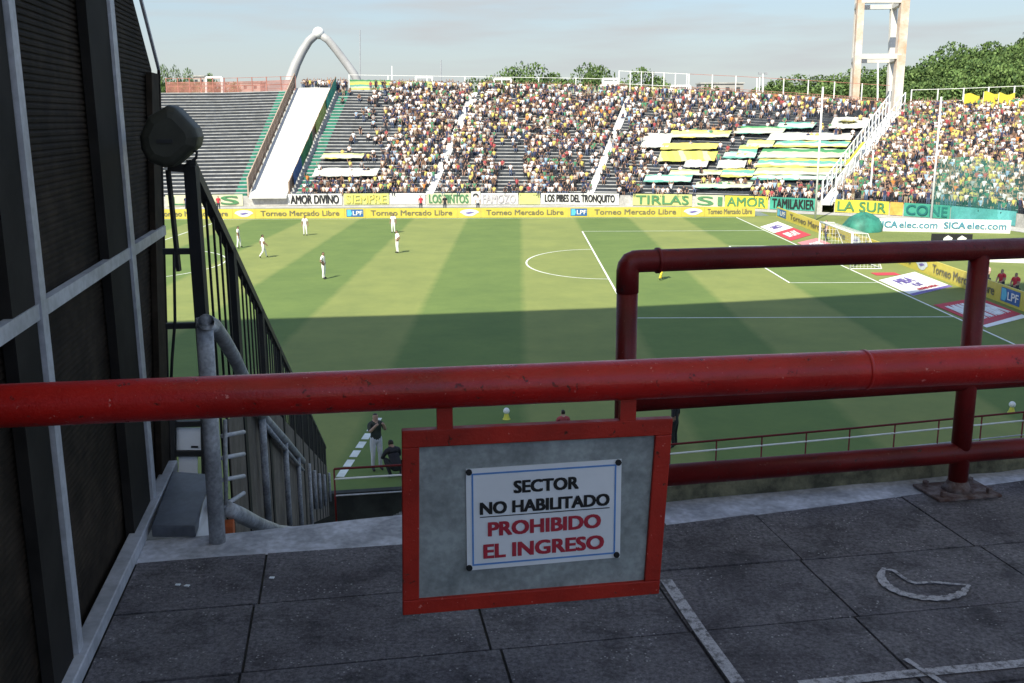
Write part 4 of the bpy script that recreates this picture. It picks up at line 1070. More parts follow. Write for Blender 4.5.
for px, top_px, dd in ((497,76,240),(512,74,235),(527,70,238),(541,70,232),(556,71,240),(571,68,236),(588,63,230),(602,73,238),(632,76,232),(646,74,236),(660,75,232),(675,80,238),(690,88,236),(706,90,240),(585,73,226),(520,80,228),(555,78,228),(640,82,226),(668,84,226)):
    z = at_d(px, top_px, dd)[2]; p = at_d(px, 118, dd)
    lab = 'tallest tree of the clump above the centre of the stand' if px == 588 else ('round green tree in the clump above the centre of the stand' if px < 615 else 'round green tree in the clump above the right of the stand')
    tree((p[0], p[1], 0), z, 13 if px != 588 else 7, lab, None if px == 588 else ('trees above the stand centre' if px < 615 else 'trees above the stand right'), midn); midn += 1
for px, top_px, dd in ((168,71,330),(180,73,340),(193,74,335),(213,72,320),(222,74,325),(240,82,330)):
    z = at_d(px, top_px, dd)[2]; p = at_d(px, 118, dd)
    tree((p[0], p[1], 0), z, 7.5, 'small distant tree beyond the red fence above the empty seats', 'distant trees at the left', midn); midn += 1
def far_building(px0, px1, ytop, dd, label):
    a, b = at_d(px0, 118, dd), at_d(px1, 118, dd); z = at_d((px0+px1)/2, ytop, dd)[2]
    c = (a+b)/2; w = np.linalg.norm(b-a); r = thing('far_building', (c[0], c[1], 0), label, 'building')
    m = MB(); m.box((c[0], c[1]+4, z/2), w, 8, z); m.build('wall', M['building'], r)
    m = MB(); m.box((c[0], c[1]+4, z+.2), w+.6, 8.6, .4); m.build('roof', M['concrete'], r)
    n = max(2, int(w/3))
    for i in range(n):
        m = MB(); m.box((c[0]-w/2+(i+.5)*w/n, c[1]-.02, z-1.6), 1.1, .1, 1.2); m.build('window', M['glass'], r)
far_building(196,207,77,360,'small pale building far behind the empty seat block')
far_building(232,262,83,380,'low pale building far behind the red fence')
far_building(700,742,84,300,'pale flat building behind the right of the far stand')

# ------------------------------------------------------------------ players and people on the ground
def player(px, py, ang, ps, lab, mats, group=None, h=1.0, sub=2):
    p = onz(px, py, 0); return person((p[0], p[1], .005), ang, ps, mats, lab, 'player', group, sub=sub, scale=h)
KIT = [SK2, WHITEKIT, WHITEKIT, WHITEKIT, HAIR, SHOE]
player(239,248,rad(-80),'stride','player in white striding at the left edge of the centre circle',KIT,'players in white kit')
player(263.5,258,rad(-60),'walk','player in white walking just right of the centre circle',KIT,'players in white kit')
player(305.5,235.5,rad(180),'stand','player in white standing farthest left of the far touchline group',KIT,'players in white kit')
player(324,279,rad(-100),'hips','largest player in white, nearest to the camera, facing right',KIT,'players in white kit')
player(393.5,233,rad(170),'stand','player in white standing furthest back in the middle',KIT,'players in white kit')
player(397.5,253,rad(120),'hips','player in white in front of another one in the middle',KIT,'players in white kit')
YK = mat('yellow kit', (.70,.52,.04), .8, .08, 4); GK = mat('goalkeeper blue kit', (.02,.03,.09), .8, .1, 4)
player(660.5,280,rad(-40),'walk','player in yellow shorts half hidden by the top red rail',[SK, mat('dark green kit', (.03,.09,.05), .8, .1, 4), YK, YK, HAIR, SHOE])
player(825.5,241,rad(90),'stand','goalkeeper in dark blue standing at the far goal post',[SK, GK, GK, GK, HAIR, SHOE])
RED = mat('red bib', (.55,.04,.06), .8, .1, 4); PINK = mat('pale pink shirt', (.60,.38,.36), .8, .1, 4)
def stander(px, py, ang, ps, mats, lab, h=1.0, cat='person', sub=2): return player(px, py, ang, ps, lab, mats, None, h, sub)
for px, py, m, lab in ((1000.5,291,RED,'person in red top with dark hair behind the right boards, left of two'),(1014.5,295,RED,'person in red top with dark hair behind the right boards, right of two'),(985.5,284,PINK,'person in pale pink top behind the right boards beside the rail post')):
    o = stander(px, py, rad(120), 'sit', [SK, m, TRS[0], TRS[0], HAIR, SHOE], lab); o['category'] = 'person'
    bx = MB(); c = np.array(o.location); bx.box(c+np.array([0,0,.2]), .42, .42, .4); bx.build('stool_seat' if 0 else 'folding_stool', M['black'], bevel=.02)
    st = [x for x in COL.objects if x.name.startswith('folding_stool')][-1]; tag(st, 'dark low stool under the '+('person in pale pink' if m is PINK else ('left person in red' if px < 1010 else 'right person in red')), 'stool')
for px, m, lab in ((421,RED,'steward in red behind the far boards left of centre'),(445,SM[3],'steward in black behind the far boards below the first narrow stairway'),(478,WHITEKIT,'person in white behind the far boards at centre'),(187,SM[4],'steward in dark blue behind the far boards at the far left'),(219,RED,'steward in reddish top behind the far boards below the empty seats')):
    p = onz(px, 211.5, 0); o = person((p[0], p[1], 0), math.pi, 'stand', [SK, m, TRS[0], TRS[0], HAIR, SHOE], lab, 'person', sub=1)
JK = mat('dark green jacket', (.035,.042,.035), .8, .15, 5); WT = mat('white trousers', (.55,.55,.60), .8, .08, 5)
p = onz(377,470,0); person((p[0], p[1], 0), rad(-150), 'camera', [SK, JK, WT, WT, HAIR, SHOE], 'person in dark jacket and white trousers standing on the near track', 'person', sub=2, scale=1.0, sleeve=1.1)
p = onz(397,478,0); person((p[0], p[1], 0), rad(30), 'crouch', [SK2, SM[3], TRS[3], TRS[3], HAIR, SHOE], 'person in black crouching next to the one in white trousers', 'person', sub=2, sleeve=1.1)
p = onz(563,443,0); person((p[0], p[1], 0), rad(10), 'sit', [SK, SM[5], TRS[0], TRS[0], HAIR, SHOE], 'dark haired ball attendant seen just above the hanging sign', 'person', sub=2, scale=.85)
bx = MB(); bx.box((p[0], p[1], .17), .40, .40, .34); tag(bx.build('folding_stool', M['black'], bevel=.02), 'dark low stool under the ball attendant', 'stool')
p = onz(674,448,0); person((p[0], p[1], 0), rad(60), 'stand', [SK2, SM[3], TRS[3], TRS[3], HAIR, SHOE], 'person in dark clothes at the upper right corner of the hanging sign', 'person', sub=2, sleeve=1.1, scale=.95)
CONE = mat('yellow cone', (.62,.58,.08), .6, .1, 6)
for px, py, lab in ((506.5,419,'white ball resting on a yellow cone above the hanging sign'),(1011.5,412.5,'white ball resting on a yellow cone at the right edge')):
    c = onz(px, py, 0); r = thing('ball_cone', c, lab.replace('white ball resting on a yellow cone','yellow cone holding a white ball'), 'cone', 'ball cones beside the pitch')
    m = MB(); m.tube([c, c+Z3*.03, c+Z3*.20], [.14,.11,.06], 14); m.build('cone_body', CONE, r, smooth=False)
    cc = c+Z3*.29; m = MB(); m.grid([[cc+.11*np.array([math.cos(a)*math.cos(b), math.sin(a)*math.cos(b), math.sin(b)]) for a in np.linspace(0, 2*math.pi, 15)] for b in np.linspace(-math.pi/2, math.pi/2, 9)])
    tag(m.build('football', M['white'], smooth=True), lab, 'ball', 'match balls on cones')
# ------------------------------------------------------------------ near stand: walkway
def lv(x, y): return np.array([x, y])
FE = [(-3.2,3.10),(-1.14,3.50),(-.45,3.61),(.60,3.79),(2.28,4.30),(4.5,5.05)]         # far edge of the slabs (relative x, y)
KE = [(-3.2,3.25),(-1.17,3.68),(-.49,3.88),(.64,4.05),(2.33,4.44),(4.5,5.00)]       # kerb line
def rel(x, y, z=FL): return np.array([CAM[0]+x, CAM[1]+y, z])
def fe_v(u):      # v of the slab edge for a given u
    pts = [uvz(rel(*p))[:2] for p in FE]; return np.interp(u, [p[0] for p in pts], [p[1] for p in pts])
def ke_v(u):
    pts = [uvz(rel(*p))[:2] for p in KE]; return np.interp(u, [p[0] for p in pts], [p[1] for p in pts])
U0, U1 = -.80, 4.2
mb = MB()
mb.grid([[loc(u, -4.0, FL-.012) for u in np.linspace(-2.6, U1, 12)], [loc(u, fe_v(u)+.05, FL-.012) for u in np.linspace(-2.6, U1, 12)]])
struct(mb, 'walkway_bed', M['slabgap'], origin=loc(0,0,FL))
sl = MB(); VJ = [3.23, 2.79, 2.355, 1.92, 1.48, 1.04, .6, .16, -.3, -.8, -1.3]
CJ = [[-.33,.47,1.63,2.33,3.2],[-.345,.40,1.04,1.62,2.35,3.2],[-.35,.43,1.045,1.60,2.6,3.5]]
def jl(k): return CJ[k % 3]
gp = .0045
for k in range(len(VJ)):
    lo = VJ[k]; us = [U0]+jl(k)+[U1]
    for a, b in zip(us[:-1], us[1:]):
        dz = random.uniform(-.0025, .0025); n = 4; uu = np.linspace(a+gp, b-gp, n)
        hi = (lambda u: fe_v(u)-.004) if k == 0 else (lambda u, h=VJ[k-1]: h-gp)
        base_ = [loc(u, lo+gp, FL-.03) for u in uu]; tl = random.uniform(-.002, .002)
        for i in range(n-1):
            sl.hexa([loc(uu[i], lo+gp, FL-.03), loc(uu[i+1], lo+gp, FL-.03), loc(uu[i+1], hi(uu[i+1]), FL-.03), loc(uu[i], hi(uu[i]), FL-.03),
                     loc(uu[i], lo+gp, FL+dz), loc(uu[i+1], lo+gp, FL+dz), loc(uu[i+1], hi(uu[i+1]), FL+dz+tl), loc(uu[i], hi(uu[i]), FL+dz+tl)])
struct(sl, 'walkway', M['slab'], origin=loc(0,0,FL))
# pale nosing strip between slabs and kerb
mb = MB(); uu = np.linspace(-.86, U1, 24)
mb.grid([[loc(u, fe_v(u), FL-.006) for u in uu], [loc(u, ke_v(u)+.03, FL-.002) for u in uu], [loc(u, ke_v(u)+.03, FL-.35) for u in uu]])
struct(mb, 'walkway_edge', M['nosing'], origin=loc(0,0,FL))
# mossy kerb right of the stair
ks = MB(); uu = np.linspace(.42, U1, 22)
for a, b in zip(uu[:-1], uu[1:]):
    w = lambda u: .006*math.sin(u*23)+.004*math.sin(u*51)
    ks.hexa([loc(a, ke_v(a), FL-.3), loc(b, ke_v(b), FL-.3), loc(b, ke_v(b)+.16, FL-.3), loc(a, ke_v(a)+.16, FL-.3),
             loc(a, ke_v(a)+w(a), FL+.075+w(a)), loc(b, ke_v(b)+w(b), FL+.075+w(b)), loc(b, ke_v(b)+.16, FL+.08), loc(a, ke_v(a)+.16, FL+.08)])
struct(ks, 'kerb', M['moss'], origin=loc(0,0,FL))
# worn paint
def floor_strip(pts, w, name, z=.0055):
    P = [onz(*q, FL) for q in pts] if len(pts[0]) == 2 else pts
    if len(P) > 4:                                         # round the hand-painted curve
        tt = np.linspace(0, len(P)-1, len(P)*6); P = np.array(P); w = np.interp(tt, range(len(P)), w)
        P = np.stack([np.interp(tt, range(len(P)), P[:,k]) for k in range(3)], 1)
        for _ in range(6): P[1:-1] = (P[:-2]+2*P[1:-1]+P[2:])/4
        w = w*np.array([1+.16*math.sin(i*1.9)+.1*math.sin(i*4.3) for i in range(len(w))]); P = list(P)
    L, R = [], []
    for i, p in enumerate(P):
        d = P[min(i+1, len(P)-1)]-P[max(i-1, 0)]; d = d/np.linalg.norm(d); n = np.array([-d[1], d[0], 0])
        ww = w[i] if hasattr(w, '__len__') else w
        L.append(p+n*ww/2+Z3*z); R.append(p-n*ww/2+Z3*z)
    mb = MB(); mb.grid([L, R]); return struct(mb, name, M['worn'], origin=loc(0,0,FL))
floor_strip([(666,581),(700,632),(742,690)], .042, 'walkway_marking')
floor_strip([(800,686),(900,676),(1030,664)], .04, 'walkway_marking')
floor_strip([(905,661),(950,690)], .02, 'walkway_marking', .0085)
arc = [(884,569),(880,577),(885,586),(899,594),(920,599),(945,600),(962,595),(969,586)]
floor_strip(arc, [.012,.03,.036,.034,.034,.034,.030,.012], 'walkway_symbol')
floor_strip([(885,571),(893,571),(903,579),(914,585),(930,583),(950,585),(966,586)], [.008,.016,.014,.016,.016,.014,.008], 'walkway_symbol', .006)

# ------------------------------------------------------------------ red railing
T0, T1 = rel(.40,3.835), rel(1.904,4.150); rd = (T1-T0)/np.linalg.norm(T1-T0); rn = np.array([-rd[1], rd[0], 0])
def rl(x, z): return T0+rd*x+Z3*z
rr = thing('railing', T1, 'dark red tube railing bolted to the walkway edge on the right', 'railing')
def on_rail(px, py): 
    p = onplane(px, py, T0, rn); return float((p-T0)@rd), p[2]-FL
x1 = float((T1-T0)@rd); xs_, zt = on_rail(626, 258); zt = 1.06
xs_ = on_rail(626.5, 330)[0]
zm = on_rail(700, 397)[1]; zl = on_rail(800, 465)[1]
mb = MB(); R0 = .044
mb.tube([rl(xs_, zt-.12), rl(xs_, zt-.035), rl(xs_+.003, zt-.02), rl(xs_+.012, zt-.007), rl(xs_+.028, zt-.001), rl(xs_+.05, zt), rl(xs_+.2, zt), rl(4.0, zt)], R0, 20); mb.build('top_rail', M['darkred'], rr, smooth=True)
mb = MB(); mb.tube([rl(xs_, zt-.10), rl(xs_, .02)], .0415, 20); mb.build('end_post', M['darkred'], rr, smooth=True)
mb = MB(); mb.tube([rl(x1, zt-.02), rl(x1, .015)], .041, 20); mb.build('post', M['darkred'], rr, smooth=True)
mb = MB(); mb.tube([rl(3.6, zt-.02), rl(3.6, .015)], .041, 20); mb.build('post', M['darkred'], rr, smooth=True)
mb = MB(); mb.tube([rl(xs_, zm), rl(4.0, zm)], .043, 18); mb.build('middle_rail', M['darkred'], rr, smooth=True)
mb = MB(); mb.tube([rl(xs_, zl), rl(4.0, zl)], .045, 18); mb.build('lower_rail', M['darkred'], rr, smooth=True)
for xx in (xs_+.12,):
    mb = MB(); mb.tube([rl(xx-.006, zt), rl(xx+.006, zt)], .0505, 20); mb.build('weld_collar', M['darkred'], rr, smooth=True)
for xx in (x1, xs_):
    mb = MB(); mb.box(rl(xx, .006), .30, .20, .012, ax=rd, ay=rn); pl = mb.build('base_plate', M['rust'], rr, bevel=.003)
    for i, j in ((-1,-1),(1,-1),(1,1),(-1,1)):
        mb = MB(); mb.tube([rl(xx+i*.11, .010)+rn*j*.065, rl(xx+i*.11, .034)+rn*j*.065], .014, 6); mb.build('bolt', M['rust'], rr)
    mb = MB(); mb.tube([rl(xx, .012), rl(xx, .03), rl(xx, .055)], [.065,.052,.042], 18); mb.build('weld_collar', M['rust'], rr, smooth=True)

# ------------------------------------------------------------------ red barrier pipe with its sign
ZP = FL+1.0
PA, PB = onz(0,406,ZP), onz(1000,364,ZP); pd = (PB-PA)/np.linalg.norm(PB-PA); pn = np.array([-pd[1], pd[0], 0])
pp = thing('barrier_pipe', PA+(PB-PA)*.5-Z3*1.0, 'thick glossy red pipe barring the walkway across the whole picture', 'barrier')
def ont(px, py): return onplane(px, py, PA, pn)
rpL = float(np.linalg.norm(ont(100,379.5)-ont(100,425.5)))/2
rp = .0475
mb = MB(); L = np.linalg.norm(PB-PA); NN = 60; P = []; rs = []
for i in range(NN+1):
    x = -.05+(L*1.35+.05)*i/NN; P.append(PA+pd*x); rs.append(rp*(1+.006*math.sin(x*9)+.004*math.sin(x*31)))
mb.tube(P, rs, 40); mb.build('pipe', M['red'], pp, smooth=True)
for pxw in (864,):
    c = PA+pd*((ont(pxw,370)-PA)@pd); mb = MB(); mb.tube([c-pd*.004, c+pd*.004], rp+.0016, 40); mb.build('weld_seam', M['red'], pp, smooth=True)
# a far post carrying the pipe beyond the picture
c = PA+pd*L*1.3; mb = MB(); mb.tube([np.array([c[0], c[1], FL]), np.array([c[0], c[1], ZP-.03])], .04, 16); mb.build('support_post', M['red'], pp, smooth=True)

off = -pn*.004
cor = {'tl':(401.7,429.5),'tr':(671.5,417),'br':(657.5,591.5),'bl':(402.5,613)}
C = {k: ont(*v) for k, v in cor.items()}
F = bil(C['tl'], C['tr'], C['br'], C['bl'])
sg = thing('hanging_sign', F(.5,0), 'red framed grey metal sign hanging from the thick red pipe', 'sign')
Fo = lambda x, y, o=0.0: F(x, y)-pn*o          # o>0 : towards the camera
fw, fh = .062, .090
for nm, (x0, y0, x1_, y1) in (('top',(0,1-fh,1,1)),('bottom',(0,0,1,fh*.9)),('left',(0,fh*.9,fw,1-fh)),('right',(1-fw,fh*.9,1,1-fh))):
    mb = MB(); mb.prism([Fo(x0,y0,.014), Fo(x1_,y0,.014), Fo(x1_,y1,.014), Fo(x0,y1,.014)], pn, .026); mb.build('frame_bar', M['frame'], sg, bevel=.0025)
mb = MB(); mb.prism([Fo(fw-.01,fh-.01,.004), Fo(1-fw+.01,fh-.01,.004), Fo(1-fw+.01,1-fh+.01,.004), Fo(fw-.01,1-fh+.01,.004)], pn, .004); mb.build('backing_sheet', M['galv'], sg)
q = {k: ont(*v) for k, v in {'tl':(465.6,468.3),'tr':(620.9,458.2),'br':(619.2,556),'bl':(466.8,569.3)}.items()}
Q = bil(q['tl'], q['tr'], q['br'], q['bl']); Qo = lambda x, y, o=0.0: Q(x, y)-pn*o
mb = MB(); mb.prism([Qo(0,0,.0075), Qo(1,0,.0075), Qo(1,1,.0075), Qo(0,1,.0075)], pn, .003); pl = mb.build('notice_plate', M['plate'], sg)
mb = MB(); b0, b1, w_ = .034, .966, .011
for x0, y0, x1_, y1 in ((b0,b0*1.3,b1,b0*1.3+w_*1.5),(b0,1-b0*1.3-w_*1.5,b1,1-b0*1.3),(b0,b0*1.3+w_*1.5,b0+w_,1-b0*1.3-w_*1.5),(b1-w_,b0*1.3+w_*1.5,b1,1-b0*1.3-w_*1.5)):
    mb.add([Qo(x0,y0,.0085), Qo(x1_,y0,.0085), Qo(x1_,y1,.0085), Qo(x0,y1,.0085)], [(0,1,2,3)])
mb.build('border_line', M['inkblue'], pl)
for tx, x0, x1_, y0, y1, ik, bd in (('SECTOR',.300,.722,.735,.862,'ink',.062),('NO HABILITADO',.085,.925,.545,.670,'ink',.062),('PROHIBIDO',.135,.870,.325,.470,'inkred',.062),('EL INGRESO',.105,.892,.105,.252,'inkred',.062)):
    mb = MB(); text_on(mb, tx, lambda x, y: Qo(x, y, .0086), x0, x1_, y0, y1, bd); mb.build('lettering', M[ik], pl)
mb = MB(); mb.add([Qo(.085,.518,.0086), Qo(.925,.518,.0086), Qo(.925,.527,.0086), Qo(.085,.527,.0086)], [(0,1,2,3)]); mb.build('underline', M['ink'], pl)
for x, y in ((.018,.972),(.978,.972),(.976,.032),(.014,.028)):
    mb = MB(); c = Qo(x, y, .0076); mb.tube([c, c-pn*.004], .0075, 10); mb.build('screw', M['ink'], pl)
for px0 in (444.5,):
    a, b = ont(px0, 432), ont(px0, 404); mb = MB(); mb.box((a+b)/2-pn*.002, .036, .02, np.linalg.norm(a-b), ax=pd, ay=pn); mb.build('hanger', M['frame'], sg)
a, b = ont(627,424), ont(627,398); mb = MB(); mb.box((a+b)/2-pn*.002, .038, .02, np.linalg.norm(a-b), ax=pd, ay=pn); mb.build('hanger', M['frame'], sg)

# ------------------------------------------------------------------ cabin wall at the left
UW = -.845
def wz(px, py): return uvz(on_u(px, py, UW))
cb = thing('cabin', loc(UW-.5, 1.0, FL), 'dark louvred cabin wall with pale metal frames at the left', 'cabin')
pe = wz(170,480); vend = pe[1]; vt, ztop = wz(158,70)[1:]; v2, z2 = wz(139,-4)[1:]
slope = (z2-ztop)/(v2-vt); zt_ = FL+3.4; vtop = vt+(zt_-ztop)/slope; vb = -3.5
print('wall', vend, vt, ztop-FL, v2, z2-FL, vtop)
def vedge(z): return vend+(vt-vend)*max(0, z-FL)/(ztop-FL) if z < ztop else vt+(z-ztop)/slope
def wallpoly(pts, u, th):
    mb = MB(); mb.prism([loc(u, v, z) for v, z in pts], -U, th); return mb
wallpoly([(vb,FL-.05),(vend,FL-.05),(vt,ztop),(vtop,zt_),(vb,zt_)], UW-.03, .10).build('wall_panel', M['panel'], cb)
mb = MB(); z = FL+.12
while z < zt_-.05:
    ve = vedge(z)-.04
    mb.hexa([loc(UW-.031, .3, z), loc(UW-.031, ve, z), loc(UW-.025, ve, z-.005), loc(UW-.025, .3, z-.005),
             loc(UW-.031, .3, z+.014), loc(UW-.031, ve, z+.014), loc(UW-.025, ve, z+.004), loc(UW-.025, .3, z+.004)])
    z += .020
mb.build('louvres', M['panel'], cb)
def vstrip(px0, px1, yref, m, out, name):
    v0, v1 = wz(px0, yref)[1], wz(px1, yref)[1]; zz = zt_
    while vedge(zz) < (v0+v1)/2+.02 and zz > ztop: zz -= .02
    mb = MB(); mb.hexa([loc(UW-.02, v0, FL+.02), loc(UW-.02, v1, FL+.02), loc(UW+out, v1, FL+.02), loc(UW+out, v0, FL+.02), loc(UW-.02, v0, zz), loc(UW-.02, v1, zz), loc(UW+out, v1, zz), loc(UW+out, v0, zz)])
    return mb.build(name, m, cb)
vstrip(43.2,49.2,400,M['alum'],.022,'frame_strip'); vstrip(17,41,400,M['postdark'],.012,'frame_post')
vstrip(139,143,400,M['alum'],.022,'frame_strip'); vstrip(119,138.5,400,M['postdark'],.012,'frame_post')
mb = MB(); mb.hexa([loc(UW-.02, vend-.22, FL+.02), loc(UW-.02, vend-.005, FL+.02), loc(UW+.006, vend-.005, FL+.02), loc(UW+.006, vend-.22, FL+.02), loc(UW-.02, vt-.22, ztop-.02), loc(UW-.02, vt-.005, ztop-.02), loc(UW+.006, vt-.005, ztop-.02), loc(UW+.006, vt-.22, ztop-.02)]); mb.build('frame_post', M['panel'], cb)
# mid beam and base channel
zb = (wz(60,272)[2]+wz(120,250)[2]+wz(160,237)[2])/3; zb0 = (wz(60,296)[2]+wz(120,268)[2])/2
vz = vedge(zb)-.012
mb = MB(); mb.hexa([loc(UW-.01, vb, zb0), loc(UW-.01, vz, zb0), loc(UW+.017, vz, zb0), loc(UW+.017, vb, zb0), loc(UW-.01, vb, zb), loc(UW-.01, vz, zb), loc(UW+.017, vz, zb), loc(UW+.017, vb, zb)]); mb.build('cross_beam', M['alum'], cb)
mb = MB(); mb.hexa([loc(UW-.01, vb, FL+.0), loc(UW-.01, vend-.02, FL), loc(UW+.045, vend-.02, FL), loc(UW+.045, vb, FL), loc(UW-.01, vb, FL+.05), loc(UW-.01, vend-.02, FL+.05), loc(UW+.045, vend-.02, FL+.05), loc(UW+.045, vb, FL+.05)]); mb.build('base_channel', M['alum'], cb, bevel=.004)
mb = MB(); mb.bar(loc(UW+.004, vt, ztop), loc(UW+.004, vtop, zt_), .012, .02); mb.build('edge_trim', M['alum'], cb)
mb = MB(); mb.bar(loc(UW+.004, vt-.004, ztop), loc(UW+.004, vend-.004, FL), .012, .02); mb.build('edge_trim', M['postdark'], cb)
mb = MB(); mb.prism([loc(UW-.14, vend, FL), loc(UW-2.4, vend, FL), loc(UW-2.4, vend, ztop-.3), loc(UW-.14, vend, ztop-.3)], V, -.06); mb.build('end_wall', M['panel'], cb)

# octagonal loudspeaker on the cabin corner
vs_ = 3.82
pts = [(148,116),(168,104.5),(176,107),(196,128),(199,137),(197,147),(174,167),(164,168),(148,162),(141,150),(139,136)]
Pb = [on_v(x, y, vs_) for x, y in pts]; cen = np.mean(Pb, 0)
spk = thing('loudspeaker', cen, 'dark rounded octagonal loudspeaker on the cabin corner', 'loudspeaker')
mb = MB(); rings = [(.62,-.030),(.86,-.022),(.97,-.008),(1.0,.02),(1.0,.14),(.95,.16)]
R_ = [[cen+(p-cen)*k+V*o for p in Pb+[Pb[0]]] for k, o in rings]; mb.grid(R_); mb.add(R_[0][:-1], [tuple(range(len(Pb)))]); mb.add(R_[-1][:-1], [tuple(range(len(Pb)))])
mb.build('shell', M['speaker'], spk, bevel=.006)
mb = MB(); c = on_v(166,141,vs_)-V*.032; mb.box(c, .055, .006, .014, ax=U, ay=V); mb.build('badge', M['black'], spk)
mb = MB(); cu, cv, cz = uvz(cen); mb.bar(cen+V*.08, loc(cu*1.22, cv*1.22, CAM[2]+(cz-CAM[2])*1.22), .04); mb.build('bracket', M['black'], spk)
mb = MB(); mb.tube([on_v(x, y, vs_+.05) for x, y in ((190,150),(197,152),(196,158),(190,163),(184,166))], .006, 6); mb.build('cable', M['black'], spk, smooth=True)

# ------------------------------------------------------------------ black guard fence going down the stair
UFN = uvz(onz(211,541,FL))[0]; VFN = uvz(onz(211,541,FL))[1]
tA = uvz(on_u(191,166,UFN)); tB = uvz(on_u(338,480,UFN)) if 0 else uvz(on_u(318,432,UFN))
sl_t = (uvz(on_u(300,394,UFN))[2]-tA[2])/(uvz(on_u(300,394,UFN))[1]-tA[1])
print('fence', UFN, VFN, tA, tB, sl_t)
VE = 21.5
bf = thing('guard_fence', loc(UFN, VFN, FL), 'black metal guard fence running down beside the stairs', 'fence')
def ftop(v): return tA[2]+sl_t*(v-tA[1])
def fbot(v): return FL-.1+sl_t*(v-VFN)
v0 = tA[1]
mb = MB(); mb.bar(loc(UFN, v0, ftop(v0)), loc(UFN, VE, ftop(VE)), .035, .05); mb.build('top_rail', M['black'], bf)
for k, v in enumerate([v0]+list(np.arange(v0+1.15, VE, 1.5))):
    mb = MB(); mb.bar(loc(UFN, v, fbot(v)), loc(UFN, v, ftop(v)), .045); mb.build('post', M['black'], bf)
mb = MB(); v = v0+.13
while v < VE:
    mb.bar(loc(UFN, v, fbot(v)+.1), loc(UFN, v, ftop(v)-.01), .009 if v < 9 else .014); v += .21 if v < 8 else .28
mb.build('bars', M['black'], bf)
M['rustpanel'] = mat('dark rusty sheet', (.13,.11,.095), .85, .25, 3, grime=.15)
mb = MB(); vA, vB = v0+1.9, VE
vA = v0+.5; P4 = [loc(UFN+.012, vA, fbot(vA)), loc(UFN+.012, vB, fbot(vB)), loc(UFN+.012, vB, ftop(vB)-.45), loc(UFN+.012, vA+2.2, ftop(vA+2.2)-.62), loc(UFN+.012, vA, ftop(vA)-.95)]
mb.prism(P4, U, -.004); mb.build('infill_sheet', M['rustpanel'], bf)
# short return with flat bar at the cabin end
mb = MB(); hA = loc(UFN, v0, ftop(v0)-.01); hB = on_v(168,167,v0); mb.bar(hA, hB, .03); mb.build('return_rail', M['black'], bf)
mb = MB(); mb.bar(on_v(168,170,v0), on_v(179,271,v0), .028, .012); mb.build('flat_bar', M['black'], bf)
for e_, f_ in (((163,251.5),(199,251)),((166,326),(206,325))): mb = MB(); mb.bar(on_v(*e_,v0), on_v(*f_,v0), .022); mb.build('cross_bar', M['black'], bf)
mb = MB(); mb.tube([on_v(x, y, v0-.03) for x, y in ((174,252),(174.5,290),(175,320),(172,360),(171,385))], .006, 6); mb.build('cable', M['black'], bf, smooth=True)

# grey pipe handrail with posts
gh = thing('handrail', loc(UFN, VFN, FL), 'grey painted pipe handrail with posts beside the stairs', 'handrail')
ug = UFN+.05
gtop = on_v(205,330,VFN); gtop[2] = on_v(205,318,VFN)[2]
gb = onz(217.5,541,FL)
mb = MB(); mb.tube([gb-Z3*.02, gtop], .031, 16); mb.build('thick_post', M['greymetal'], gh, smooth=True)
hp = [on_u(x, y, ug) for x, y in ((206,322),(214,326),(224,340),(234,357),(243,376),(252,396),(263,417),(285,440),(303,461))]
mb = MB(); mb.tube([gtop-Z3*.03]+hp, .03, 14); mb.build('hand_pipe', M['greymetal'], gh, smooth=True)
for x, yt, yb in ((262,417,525),(285,440,527),(298,455,526),(309,464,525)):
    u_, v_, z_ = uvz(on_u(x, yt, ug)); zb_ = uvz(on_u(x+6, yb, ug))[2]
    mb = MB(); mb.tube([loc(ug, v_, z_), loc(ug, v_, zb_)], .022, 12); mb.build('post', M['greymetal'], gh, smooth=True)
pA_, pB_ = on_u(264,424,ug), on_u(303,470,ug); mb = MB(); mb.tube([pA_, pB_], .016, 10); mb.build('second_pipe', M['greymetal'], gh, smooth=True)
# further thin posts down the flight
hp2 = [on_u(x, y, ug) for x, y in ((310,468),(318,474),(325,476),(331,473))]
for x, yt, yb in ((314,471,525),(319,474,524),(324,475,521),(329,473,518)):
    p = on_u(x, yt, ug); z_ = on_u(x+1, yb, ug)[2]; z_ = min(z_, p[2]-.5)
    mb = MB(); mb.tube([p, np.array([p[0], p[1], max(z_, .2)])], .03, 8); mb.build('post', M['greymetal'], gh, smooth=True)
# rungs near the thick post and bottom pipe
for yy, dx in ((434,0),(456,0),(478,0),(500,-5)):
    a, b = on_v(222, yy+2+(5 if dx else 0), VFN+.22), on_v(244, yy-2+dx, VFN+.42); mb = MB(); mb.tube([a, b], .009, 8); mb.build('rung', M['alum'], gh, smooth=True)
mb = MB(); mb.tube([on_v(225,420,VFN+.22), on_v(226,505,VFN+.22)], .009, 8); mb.build('rung_upright', M['greymetal'], gh, smooth=True)
mb = MB(); mb.tube([on_v(x, y, VFN+.25+k*.22) for k, (x, y) in enumerate(((226,508),(240,515),(258,524),(278,531),(300,533)))], [.032,.036,.033,.030,.028], 14); mb.build('bottom_pipe', M['greymetal'], gh, smooth=True)
mb = MB(); c = on_v(229,529,VFN+.25); mb.tube([c-U*.02, c+U*.02], .04, 12); tag(mb.build('orange_cap', mat('orange plastic', (.45,.10,.03), .6, .1, 8)), 'small orange cap lying under the grey bottom pipe', 'cap')

